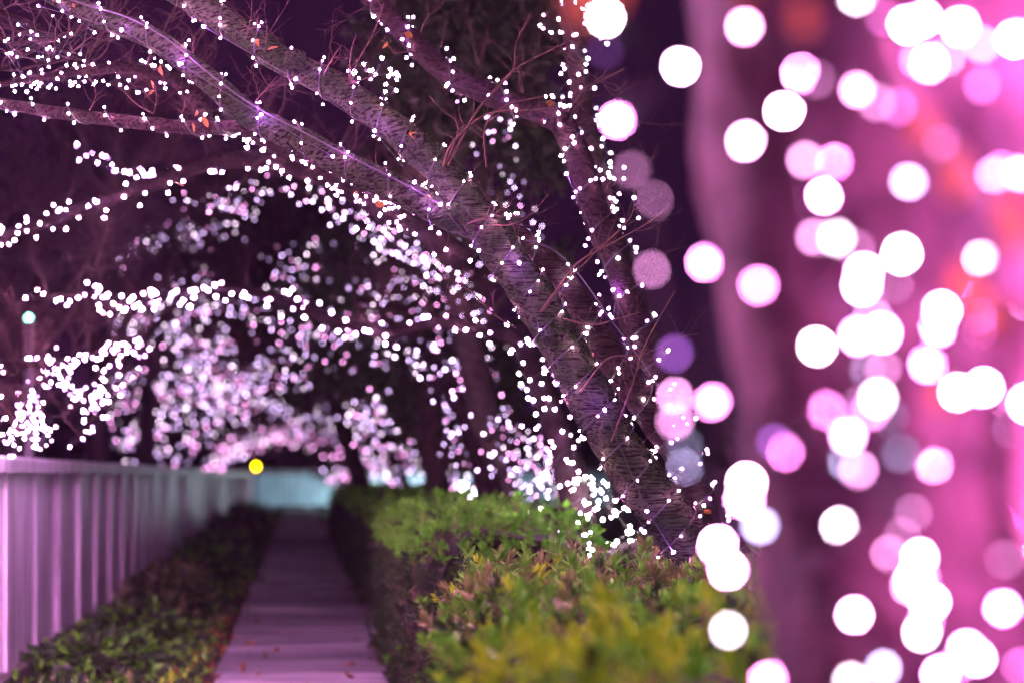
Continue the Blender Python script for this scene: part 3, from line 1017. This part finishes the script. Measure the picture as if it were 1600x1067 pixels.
DEEP = {WHITE: (1.0, .48, .95), LILAC: (.80, .36, 1.0)}
MIX = [WHITE, LILAC, LILAC, PINK]
BLU = [LILAC, LILAC, WHITE]
PNK = [PINK, WHITE, PINK, LILAC]
S('second', 'long string of lights on the blurred limb arching from the left edge to the trunk', [(720, 405, 8.6), (680, 372, 8.8), (600, 330, 9.2), (530, 288, 9.5), (450, 260, 9.8), (400, 250, 10), (330, 252, 10), (260, 280, 10), (200, 300, 10), (140, 324, 10), (70, 345, 10), (-10, 380, 10)], 185, 13, .0065, 60, MIX, 40, twigs=16)
S('second', 'short bluish string hanging free in the dark at upper left', [(110, 230, 11.5), (150, 245, 11.5), (180, 256, 11.5), (205, 270, 11.5), (245, 282, 11.5)], 20, 9, .008, 12, BLU, 5)
S('C', 'loose string fading into leaves right of the free hanging bluish one', [(270, 308, 14), (330, 318, 14), (400, 330, 15)], 26, 8, .008, 22, PNK, 0)
S('second', 'string on the blurred level limb above the thin sharp limb at upper left', [(320, 185, 7.9), (305, 150, 7.9), (270, 122, 7.9), (225, 112, 7.9), (180, 106, 7.9), (130, 112, 7.9), (70, 120, 7.9), (0, 132, 7.9)], 62, 11, .0052, 70, MIX, 30, twigs=14)
S('second', 'lower string under the level limb at upper left', [(240, 140, 8.1), (185, 130, 8.1), (130, 130, 8.1), (70, 138, 8.1), (20, 140, 8.1)], 24, 8, .0052, 70, MIX, 0)
S('second', 'sparse scatter of small lights in the top left corner twigs', [(0, 20, 7.3), (60, 40, 7.3), (20, 70, 7.3), (110, 60, 7.2), (60, 100, 7.3), (150, 30, 7.2), (0, 110, 7.3), (120, 90, 7.2)], 36, 18, .0044, 80, MIX, 12, det=True, twigs=18)
S('second', 'cluster of white lights above the sharp limb near top centre', [(535, 125, 8.7), (560, 120, 8.7), (600, 110, 8.7), (625, 120, 8.7), (600, 140, 8.7)], 24, 10, .006, 70, MIX, 0)
S('C', 'string on the long level limb that reaches left from the dark trunk', [(822, 545, 10.3), (795, 525, 10.4), (740, 512, 10.6), (680, 506, 10.8), (600, 520, 11), (520, 500, 11.4), (450, 470, 11.6), (380, 455, 11.8), (300, 455, 12), (180, 478, 11), (140, 460, 10.5), (50, 466, 10.3)], 130, 11, .0085, 42, MIX, 24, twigs=12)
S('C', 'string running down the dark trunk behind the hedge', [(830, 560, 10.2), (850, 620, 10), (880, 690, 9.6), (905, 760, 9.4), (915, 850, 9.3)], 40, 14, .0075, 45, MIX, 0)
S('C', 'string drooping between the dark trunk and the sharp trunk base', [(930, 740, 9.2), (900, 760, 9.2), (960, 790, 9.2), (990, 845, 9.2), (940, 860, 9.2)], 30, 16, .0075, 130, [WARM, WHITE, WARM], 0)
S('D', 'swag of lights hanging left of the dark trunk', [(760, 690, 13), (790, 660, 13), (805, 700, 13), (790, 745, 13), (840, 700, 13), (850, 760, 13), (800, 775, 13)], 80, 15, .0095, 30, MIX, 6)
S('D', 'scattered lights among dark leaves left of the sharp trunk, upper part', [(560, 340, 15), (640, 350, 15), (600, 400, 15), (700, 400, 15), (650, 440, 15), (740, 440, 15), (580, 450, 15)], 90, 22, .010, 26, MIX, 8)
S('D', 'scattered lights among dark leaves left of the sharp trunk, lower part', [(560, 470, 15), (620, 480, 15), (690, 500, 15), (600, 540, 15), (660, 560, 15), (740, 530, 15), (760, 600, 15)], 75, 22, .010, 26, MIX, 8)
S('D', 'faint lights peeping through dark leaves right of centre', [(760, 320, 14), (800, 330, 14), (845, 350, 14), (850, 400, 14), (780, 250, 12), (740, 230, 12), (800, 215, 12), (760, 190, 11)], 34, 14, .009, 30, MIX, 0)
S('E', 'leaf broken cluster of lights over the middle hedge, right of the path', [(640, 590, 19), (672, 640, 19), (650, 690, 19), (680, 735, 19), (715, 770, 19), (700, 640, 19)], 120, 17, .013, 26, MIX, 8)
S('E', 'string of lights sloping left from the cluster over the middle hedge', [(700, 600, 20), (720, 640, 20), (650, 660, 20), (600, 655, 20), (555, 640, 20), (520, 625, 20)], 70, 13, .013, 26, MIX, 8)
S('E', 'lights dimmed by leaves in the dark above the path', [(380, 490, 16), (430, 510, 16), (480, 530, 16), (520, 560, 16), (460, 560, 16)], 34, 20, .010, 24, MIX, 0)
S('E', 'rounded loop of lights standing high left of the path', [(168, 440, 18), (178, 412, 18), (215, 388, 18), (245, 375, 18), (280, 362, 18), (305, 380, 18), (305, 412, 18), (312, 440, 18), (262, 448, 18)], 95, 12, .0115, 24, MIX, 7)
S('E', 'lights trailing from the high loop toward the dark leaves', [(280, 365, 17), (320, 362, 17), (345, 355, 17), (390, 340, 17)], 24, 10, .0105, 24, MIX, 4)
S('E', 'level string under the high loop at left', [(335, 480, 18), (290, 480, 18), (240, 482, 18), (205, 492, 18), (175, 478, 18)], 52, 11, .0115, 26, MIX, 7)
S('E', 'dense level string below that one, left of the path', [(300, 528, 20), (265, 518, 20), (230, 518, 20), (190, 514, 20), (150, 514, 20)], 58, 9, .013, 24, BLU, 7)
S('L', 'bluish string on the upper limb at the left edge above the fence', [(-10, 572, 10.4), (50, 568, 10.4), (100, 566, 10.5), (140, 555, 10.6), (185, 548, 10.8), (235, 542, 11)], 66, 9, .0078, 13, BLU, 14)
S('L', 'bluish lights drooping below the upper limb at the left edge', [(85, 575, 10), (68, 600, 9.8), (55, 630, 9.7), (45, 655, 9.5), (20, 690, 9.3)], 52, 12, .0072, 13, BLU, 9)
S('L', 'bluish lights trailing right below the upper limb at the left edge', [(90, 580, 10.4), (110, 600, 10.4), (115, 625, 10.4), (145, 610, 10.4), (152, 625, 10.4), (135, 640, 10.4)], 30, 10, .0075, 13, BLU, 0)
S('L', 'tight cluster of bluish lights just above the near fence rail', [(0, 690, 9.2), (30, 670, 9.2), (60, 660, 9.2), (50, 690, 9.2), (80, 680, 9.2)], 44, 11, .0068, 14, BLU, 6)
S('G', 'broad band of lights sloping up from the fence, upper row', [(185, 600, 22), (235, 592, 22), (285, 590, 22), (320, 560, 22), (345, 530, 22), (355, 560, 22)], 85, 13, .014, 22, MIX, 7)
S('G', 'broad band of lights sloping up from the fence, second row', [(172, 640, 22), (205, 630, 22), (250, 612, 22), (300, 600, 22), (380, 590, 22)], 62, 11, .014, 22, PNK, 7)
S('G', 'broad band of lights sloping up from the fence, third row', [(180, 692, 23), (200, 676, 23), (240, 660, 23), (280, 634, 23), (325, 625, 23), (372, 600, 23), (412, 585, 23)], 120, 13, .0145, 21, MIX, 7)
S('G', 'broad band of lights low over the fence', [(200, 705, 25), (260, 690, 25), (320, 668, 25), (360, 642, 25), (395, 620, 25), (370, 570, 25)], 150, 20, .0155, 20, MIX, 7)
S('G', 'string of lights level above the far path', [(400, 622, 26), (430, 640, 26), (470, 656, 26), (530, 662, 26), (580, 660, 26)], 66, 8, .016, 13, BLU, 6)
S('G', 'small arch of lights above the far path', [(425, 640, 27), (445, 612, 27), (470, 598, 27), (492, 592, 27), (485, 625, 27), (530, 640, 27)], 52, 9, .016, 20, BLU, 6)
S('G', 'column of lights wound on a slim far trunk', [(622, 700, 28), (620, 735, 28), (622, 768, 28)], 26, 8, .016, 24, MIX, 0)
S('H', 'pink arch of lights over the end of the path, lower', [(510, 692, 42), (480, 690, 42), (440, 684, 42), (395, 692, 42), (350, 715, 42), (330, 735, 42)], 105, 9, .024, 24, PNK, 5)
S('H', 'pink arch of lights over the end of the path, upper', [(510, 680, 45), (470, 672, 45), (430, 665, 45), (390, 680, 45), (340, 705, 45)], 95, 11, .025, 22, PNK, 5)
S('H', 'block of pink lights left of the far green hedge', [(520, 705, 34), (560, 712, 34), (600, 710, 34), (590, 735, 34), (550, 735, 34), (520, 745, 34), (580, 755, 34)], 130, 15, .020, 24, PNK, 4)

S('second', 'string hugging the shadowed limb just below the sharp thinner limb', [(320, 178, 8.2), (380, 205, 8.2), (440, 235, 8.3), (500, 268, 8.3), (560, 305, 8.4), (640, 350, 8.4)], 75, 12, .0055, 70, MIX, 22, twigs=6)
S('D', 'long string crossing the dark under the arching limb', [(330, 315, 13), (400, 290, 13), (470, 300, 13), (540, 330, 13), (590, 370, 13), (640, 400, 13)], 60, 12, .009, 40, MIX, 7)
S('D', 'loose lights spilling under the arching limb toward the trunk', [(480, 265, 12.8), (540, 300, 12.8), (600, 350, 12.8), (650, 385, 12.8), (700, 440, 12.8), (760, 500, 12.8)], 90, 18, .009, 40, MIX, 0)
S('E', 'wide scatter of faint lights deep among the dark leaves', [(430, 420, 17), (500, 400, 17), (560, 420, 17), (520, 470, 17), (600, 500, 17), (560, 560, 17), (650, 590, 17)], 110, 28, .0105, 26, MIX, 0)
S('E', 'lights filling the slope between the high loop and the dark leaves', [(255, 470, 19), (300, 500, 19), (270, 540, 19), (330, 560, 19), (300, 590, 19), (360, 600, 19)], 95, 17, .012, 26, MIX, 5)
S('D', 'lights trailing low between the cluster and the dark trunk', [(720, 660, 14), (760, 720, 14), (740, 760, 14), (810, 740, 14), (850, 700, 14), (870, 770, 14)], 75, 15, .0095, 36, MIX, 5)
S('L', 'bluish lights scattered along the low limb at the left edge', [(0, 620, 10.6), (40, 640, 10.6), (100, 650, 10.6), (150, 590, 10.8), (200, 570, 11), (120, 690, 10)], 50, 14, .0075, 13, BLU, 6)

for k, n, r_, st_, lb in (('D', 90, .0065, 22, 'string of lights wound up the blurred trunk behind the middle hedge'), ('E', 130, .009, 11, 'string of lights wound up the trunk above the far green hedge'), ('C', 70, .0055, 60, 'string of lights wound on the dark trunk behind the near hedge')):
    hp, hn = helix(TP[k][len(TP[k]) // 8:], .30, .02)
    ps, ns = pick(hp, hn, n, .05)
    light_string(lb, ps, r_, st_, MIX, None, False, .003, hp[::2])
S('E', 'veil of lights hanging between the high loop and the far green hedge', [(545, 600, 20), (590, 640, 20), (560, 690, 20), (620, 690, 20), (650, 740, 20), (600, 770, 20)], 80, 18, .0125, 26, MIX, 0)
S('D', 'veil of lights spread among the leaves left of the dark trunk', [(700, 560, 15), (740, 600, 15), (720, 640, 15), (780, 640, 15), (740, 690, 15), (700, 720, 15)], 80, 20, .0100, 30, MIX, 0)
S('E', 'veil of lights crossing the dark leaves above the path', [(330, 470, 18), (400, 480, 18), (450, 430, 18), (500, 520, 18), (420, 550, 18), (480, 600, 18)], 90, 22, .011, 26, MIX, 0)

# dark evergreen trees between, with leafy crowns that break up the lights behind
M_ever = leaf_material('evergreen_leaf', (.018, .035, .014), (.05, .085, .03), .1, .45)
M_evert = noisy('evergreen_bark', (.03, .025, .02), (.07, .055, .045), 14, .9, .4)
random.seed(53)


def evergreen(label, base, blobs, n, size):
    t = thing('evergreen_tree', label, 'tree', 'dark evergreen trees behind the lights', base)
    bm_ = Vector(base)
    b = MB()
    top = max((p[0] for p in blobs), key=lambda v: v.z)
    mid = bm_.lerp(Vector((top.x, top.y, top.z)), .5)
    pth = smooth_path([(bm_ - UP * .1, .14), (mid, .10), (top, .03)], .2)
    b.tube([p for p, _ in pth], [r for _, r in pth], 10, .1, 6)
    off(b.build('trunk', M_evert), t)
    c = MB()
    for (p, r) in blobs:   # limbs to each spray
        q = bm_.lerp(top, min(.95, max(.2, (p.z - bm_.z) / max(.1, top.z - bm_.z) * .8)))
        lp = smooth_path([(q, .035), ((q + p) / 2 + UP * .1, .022), (p, .008)], .2)
        c.tube([a for a, _ in lp], [a for _, a in lp], 6)
    off(c.build('limb', M_evert), t)
    cr = MB()
    tot = sum(r ** 2 for _, r in blobs)
    for (p, r) in blobs:
        for _ in range(int(n * r * r / tot)):
            d = Vector((random.gauss(0, 1), random.gauss(0, 1), random.gauss(0, 1))).normalized() * r * random.random() ** .45
            q = p + d
            if noise.noise(q * 2.2) < -.12: continue
            leaf_quad(cr, q, size * random.uniform(.6, 1.5), 0, d.normalized())
    off(tag(cr.build('crown', [M_ever], None, False), kind='stuff'), t)
    return t


def bl(L):
    return [(at(a, b, d), r * d / F) for a, b, d, r in L]


gz = lambda px, d: Vector((at(px, 743, d).x, at(px, 743, d).y, 0))
evergreen('dark leafy evergreen behind the middle hedge, left of the sharp trunk', gz(700, 16.8), bl([(560, 430, 17, 80), (640, 360, 17, 90), (690, 450, 16.5, 85), (740, 540, 16.5, 75), (620, 550, 17, 80), (540, 560, 17.5, 60), (480, 430, 17.5, 70), (640, 260, 17, 80), (780, 620, 16, 50), (650, 640, 17, 45), (700, 700, 17, 35)]), 12000, .10)
evergreen('dark leafy evergreen whose crown fills the top centre', gz(840, 13), bl([(700, 60, 13, 100), (780, 130, 13, 90), (830, 260, 13, 80), (680, 180, 13, 80), (760, 330, 13, 60), (620, 60, 13.5, 80), (830, 40, 13, 80), (860, 420, 13, 50)]), 8000, .085)
evergreen('dark evergreen farther left, spreading over the path', gz(610, 24), bl([(420, 430, 24, 80), (360, 380, 24, 60), (480, 520, 23, 60), (400, 520, 24, 50), (500, 350, 24, 90), (550, 480, 23, 60), (420, 330, 24, 60), (480, 600, 23, 30)]), 8000, .13)

M_far = leaf_material('night_woods_leaf', (.015, .018, .014), (.04, .04, .03), 0, .8)
b = MB()
for _ in range(16000):
    an = random.uniform(-.9, .9); d = random.uniform(70, 95)
    x, y = d * math.sin(an), d * math.cos(an)
    hmax = 3.6 + 1.6 * noise.noise(Vector((an * 9, 0, 2))) + .9 * noise.noise(Vector((an * 40, 0, 7)))
    leaf_quad(b, Vector((x, y, hmax * random.random() ** .8)), random.uniform(.5, 1.1), 0)
tag(b.build('woods', [M_far], None, False), 'mass of dark night woods beyond the end of the path', 'woods', kind='stuff')

# bare crowns in the dark at the left, behind the fence
random.seed(59)
M_dtwig = noisy('dark_branch', (.016, .009, .010), (.034, .02, .022), 20, .8)
for (px0, py0, d, lb, targets) in ((-20, 1050, 12.5, 'bare dark tree behind the near fence panels', [(60, 330), (150, 380), (-20, 250), (100, 220), (230, 330), (20, 520)]),
                                   (110, 950, 17, 'bare dark tree farther along behind the fence', [(180, 300), (320, 260), (250, 180), (90, 420), (380, 320), (120, 240)]),
                                   (190, 850, 21, 'bare brown tree rising by the path end of the fence', [(380, 400), (440, 330), (470, 410), (330, 350), (520, 380), (420, 250)])):
    base = at(px0, py0, d); base.z = 0
    t = thing('bare_tree', lb, 'tree', 'bare trees behind the fence', base)
    fork = at(px0 + 40, 600, d)
    b = MB(); pth = smooth_path([(base - UP * .1, .13), (base.lerp(fork, .5) + Vector((.1, 0, 0)), .10), (fork, .075)], .15)
    b.tube([p for p, _ in pth], [r for _, r in pth], 10, .1, 6); off(b.build('trunk', M_dtwig), t)
    tw = MB()
    for (a, c) in targets:
        e = at(a, c, d + random.uniform(-1.5, 1.5))
        lp = smooth_path([(fork, .05), (fork.lerp(e, .35) + Vector((random.gauss(0, .15), 0, .2)), .035), (fork.lerp(e, .7), .022), (e, .008)], .12)
        b = MB(); b.tube([p for p, _ in lp], [r for _, r in lp], 7, .1, 8); off(b.build('limb', M_dtwig), t)
        for _ in range(9):
            k = random.randrange(len(lp) // 3, len(lp)); p = lp[k][0]
            twig_into(tw, p, Vector((random.gauss(0, 1), random.gauss(0, .6), random.uniform(-.1, 1.1))), random.uniform(.5, 1.2), .010, 2)
    off(tag(tw.build('twig_mass', M_dtwig), kind='stuff'), t)

# ------------------------------------------------------------------ stones, small things
random.seed(61)


def boulder(label, c, rx, ry, rz):
    b = MB(); st, rg = 28, 16
    for j in range(rg + 1):
        ph = -math.pi / 2 + math.pi * j / rg
        for i in range(st):
            an = 2 * math.pi * i / st
            q = Vector((math.cos(an) * math.cos(ph), math.sin(an) * math.cos(ph), math.sin(ph)))
            k = 1 + .35 * noise.noise(q * 1.3 + Vector(c)) + .12 * noise.noise(q * 4 + Vector(c))
            b.v.append((q.x * rx * k, q.y * ry * k, q.z * rz * k))
    for j in range(rg):
        for i in range(st):
            i2 = (i + 1) % st
            b.f.append((j*st+i, j*st+i2, (j+1)*st+i2, (j+1)*st+i)); b.m.append(0)
    o = b.build('boulder', M_stone); o.location = c
    tag(o, label, 'boulder', 'pale boulders behind the hedge')


for (px, py, d, rx, rz, lb) in ((862, 830, 10.6, .16, .30, 'pale boulder left of the dark trunk behind the hedge'), (975, 868, 8.9, .26, .20, 'broad pale boulder between the dark trunk and the sharp trunk'),
                                (1115, 850, 6.95, .07, .30, 'pale pointed stone at the foot of the sharp trunk'), (700, 790, 14.5, .3, .24, 'low boulder behind the middle hedge')):
    p = at(px, py, d); boulder(lb, (p.x, p.y, p.z - rz * .8), rx, rx, rz)
tag(dead_leaf(at(945, 915, 5.9), .05), 'orange fallen leaf lying on top of the near hedge', 'leaf')
dl = bpy.context.scene.objects[-1] if False else None
tag(dead_leaf(at(1100, 800, 6.4), .07), 'curled pale leaf caught at the foot of the sharp trunk', 'leaf')

M_yel = led_material('amber_lamp', (1.0, .55, .0), 22, 1, 1)
M_grn = led_material('green_lamp', (.25, 1.0, .72), 9, 1, 1)
M_pole = noisy('grey_pole', (.10, .10, .10), (.18, .18, .18), 20, .5)
def lamp_post(label, p, mat, r):
    t = thing('lamp_post', label, 'lamp', None, (p.x, p.y, 0))
    b = MB(); b.tube([Vector((0, 0, -.1)), Vector((0, 0, p.z * .5)), Vector((0, 0, p.z - r * 1.2))], .03, 8); b.build('post', M_pole, t)
    b = MB(); b.tube([Vector((0, 0, p.z - r * 1.3)), Vector((0, 0, p.z - r))], [.045, .05], 10); b.build('collar', M_pole, t)
    b = MB(); b.tube([Vector((0, 0, p.z - r)), Vector((0, 0, p.z - r * .6)), Vector((0, 0, p.z)), Vector((0, 0, p.z + r * .6)), Vector((0, 0, p.z + r))], [r * .6, r * .9, r, r * .75, r * .2], 12)
    b.build('globe', mat, t)
lamp_post('small amber lamp glowing at the far end of the fence', at(400, 728, 52), M_yel, .075)
lamp_post('green signal lamp in the dark at the left', at(45, 497, 11.5), M_grn, .026)

# ------------------------------------------------------------------ the very near tree on the right
random.seed(71)
near = thing('cherry_tree', 'very near out of focus tree filling the right of the picture', 'tree', None, at(1560, 2350, 2.02))
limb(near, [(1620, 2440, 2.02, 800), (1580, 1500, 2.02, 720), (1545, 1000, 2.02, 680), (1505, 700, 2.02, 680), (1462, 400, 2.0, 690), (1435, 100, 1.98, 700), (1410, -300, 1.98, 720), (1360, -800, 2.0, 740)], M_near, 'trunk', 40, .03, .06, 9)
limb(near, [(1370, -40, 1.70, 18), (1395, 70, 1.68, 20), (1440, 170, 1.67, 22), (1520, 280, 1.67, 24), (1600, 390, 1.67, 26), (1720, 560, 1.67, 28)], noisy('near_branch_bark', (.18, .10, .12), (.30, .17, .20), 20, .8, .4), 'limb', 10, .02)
limb(near, [(1600, 470, 1.36, 34), (1560, 620, 1.36, 36), (1575, 800, 1.36, 40), (1640, 1000, 1.36, 44), (1700, 1200, 1.4, 50)], M_twig, 'limb', 10, .02)
NL = [dead_leaf_mesh() for _ in range(3)]
for m_ in NL: m_.materials[0] = M_nearleaf
for (px, py, sz) in ((1480, 315, .045), (1528, 485, .04), (1545, 525, .03), (1100, -15, .06), (1160, 5, .045), (925, 45, .045), (965, 20, .045), (1590, 400, .05), (1470, 640, .025), (1250, 60, .03), (1440, 230, .03)):
    o = link('leaf', random.choice(NL), near); o.location = at(px, py, random.uniform(1.44, 1.52)) - near.location
    o.rotation_euler = (random.uniform(-.5, .5) + 1.4, random.uniform(-.6, .6), random.uniform(-.6, .6)); o.scale = (sz,) * 3
for _ in range(10):
    b = MB(); p = at(random.uniform(1350, 1650), random.uniform(0, 1067), 1.40)
    twig_into(b, p, Vector((random.gauss(0, 1), random.gauss(0, .3), random.gauss(.4, .7))), random.uniform(.08, .2), .0025, 2)
    off(b.build('twig', M_twig), near)

BR = [(946, 28), (1163, 42), (1063, 103), (1165, 221), (1225, 174), (1252, 116), (1340, 141), (965, 188), (1303, 254), (1308, 371), (1350, 425), (1347, 447), (1409, 397), (1102, 410), (1185, 446),
      (1365, 495), (1340, 525), (1378, 520), (1276, 541), (1417, 40), (1445, 32), (1452, 100), (1500, 43), (1585, 60), (1338, -5), (1471, 485), (1465, 513), (1533, 403), (1527, 460), (1450, 568),
      (1496, 613), (1537, 605), (1606, 630), (1055, 620), (1113, 628), (1290, 640), (1372, 622), (1325, 680), (1226, 705), (1457, 726), (1166, 753), (1163, 780), (1312, 821), (1122, 850), (1138, 889), (1335, 960),
      (1437, 870), (1430, 905), (1423, 915), (1452, 940), (1445, 972), (1440, 987), (1570, 817), (1567, 950), (1330, 1062), (1200, 1060), (1510, 1012), (1527, 1028), (1470, 1052), (1490, 1045), (1138, 984), (1288, 306)]
DIM = [(987, 266, 1), (1020, 314, 1), (1020, 421, 1), (1258, 250, 1), (1273, 371, 1), (1340, 390, 1), (1401, 443, 1), (1320, 490, 3), (1054, 552, 3), (1055, 657, 1), (1320, 722, 2), (1340, 733, 1), (1407, 708, 2), (1070, 697, 2),
       (1072, 727, 2), (1187, 820, 2), (1425, 802, 1), (1410, 833, 1), (1380, 1043, 2), (1387, 650, 2), (1345, 640, 3), (1380, 575, 1), (1275, 125, 1), (1370, 160, 1), (1210, 690, 3), (945, 80, 3), (1600, 475, 1)]


def near_string(label, L, strength, cols, r=.0031):
    ps = [at(a, b, random.uniform(1.54, 1.64) if a > 1180 else random.uniform(1.56, 1.62)) for a, b in L]
    # thread the cord from light to light, nearest next
    order = [ps.pop(0)]
    while ps:
        j = min(range(len(ps)), key=lambda i: (ps[i] - order[-1]).length)
        order.append(ps.pop(j))
    light_string(label, order, r, strength, cols, 'near strings of lights on the right hand tree', True, .0011)


near_string('very near bright pink lights, out of focus, filling the right side', [q for i, q in enumerate(BR) if i % 3], 420, [MAGENTA, PINK, MAGENTA])
near_string('very near softer pink lights between the brightest discs on the right side', [q for i, q in enumerate(BR) if i % 3 == 0], 110, [PINK, WHITE])
near_string('very near dimmer pink lights among the bright discs', [(a, b) for a, b, k in DIM if k == 1], 16, [PINK])
near_string('very near dim lilac blue lights among the bright discs', [(a, b) for a, b, k in DIM if k == 2], 19, [(.62, .55, 1.0)])
near_string('very near faint violet lights among the bright discs', [(a, b) for a, b, k in DIM if k == 3], 6.0, [VIOLET])
random.seed(97)
near_string('very near half hidden pink lights crowding the right edge', [(random.uniform(1340, 1600), random.uniform(20, 1067)) for _ in range(26)], 26, [PINK, MAGENTA, LILAC])
# the same tree's string carries on unseen at right, filled out to brighten it
ps = [at(random.uniform(1620, 1900), random.uniform(-150, 1150), random.uniform(1.5, 1.8)) for _ in range(90)]
ps.sort(key=lambda p: p.z)
light_string('extra pink lights carrying on unseen round the right edge of the near tree', ps, .0031, 650, [MAGENTA], 'near strings of lights on the right hand tree', True, .0011)

# unseen limbs and strings added above the frame to light path, fence and hedge
random.seed(83)
def overhead(label, P, n, spread, r, strength, cols, start=0.0):
    path = smooth_path([(Vector(p), q) for p, q in P], .08)
    b = MB(); b.tube([p for p, _ in path], [q for _, q in path], 12, .1, 9)
    off(b.build('limb', M_bark2), near)
    ps = along([p for p, _ in path][int(start * len(path)):], n, spread)
    light_string(label, ps, r, strength, cols, 'unseen strings added above the frame for light', False, .002)
overhead('unseen lights added above to light the path and fence', [((.60, 1.95, 2.0), .10), ((.05, 2.8, 2.4), .075), ((-.55, 3.8, 2.4), .06), ((-.95, 4.8, 2.5), .045), ((-1.2, 5.6, 2.6), .025)], 170, .10, .006, 5200, [PINK, PINK, MAGENTA], .42)
overhead('unseen warm lights added above to light the hedge', [((.60, 1.95, 2.0), .09), ((.80, 2.7, 2.15), .07), ((1.1, 3.6, 2.3), .05), ((1.35, 4.6, 2.55), .03)], 130, .10, .006, 1500, [WARM, WARM, WHITE])
base = smooth_path([(at(a, b, d), 0) for a, b, d in ((-30, 640, 8.5), (-60, 680, 8.0), (-80, 650, 7.6), (-120, 690, 7.2), (-180, 640, 6.8))], .1)  # string out of view past the left edge, added to brighten the near panels
light_string('unseen bluish pink lights past the left edge, added to light the fence', along([p for p, _ in base], 110, .06), .006, 4200, [PINK, DEEP[LILAC], PINK], 'strings added past the left edge for light', False, .002)

ps = [Vector((random.choice([random.uniform(1.95, 2.6), random.uniform(3.2, 5.5)]), random.uniform(60.5, 61.5), random.uniform(.25, .8))) for _ in range(70)]  # hidden string put in for an unseen lamp, to light the far fence
ps.sort(key=lambda p: p.x)
light_string('unseen cool white lights added behind the far hedge to light the far fence', ps, .03, 260, [(.72, .92, 1.0)], None, False, .004)

# thin tinted volume added for a purple glow veil; the air itself is clear
b = MB(); b.box(-262, 262, -72, 412, -1.2, 7.5)
M_veil = bpy.data.materials.new('glow_veil_volume'); M_veil.use_nodes = True
t_ = M_veil.node_tree; t_.nodes.clear()
o_ = t_.nodes.new('ShaderNodeOutputMaterial'); v_ = t_.nodes.new('ShaderNodeVolumePrincipled')
v_.inputs['Color'].default_value = (.95, .62, 1.0, 1); v_.inputs['Density'].default_value = .0005; v_.inputs['Anisotropy'].default_value = .6
t_.links.new(v_.outputs[0], o_.inputs['Volume'])
tag(b.build('glow_veil', M_veil, None, False), 'added tinted veil standing in for lens glow round the lights', 'glow_veil', kind='stuff')
C.cycles.volume_bounces = 0
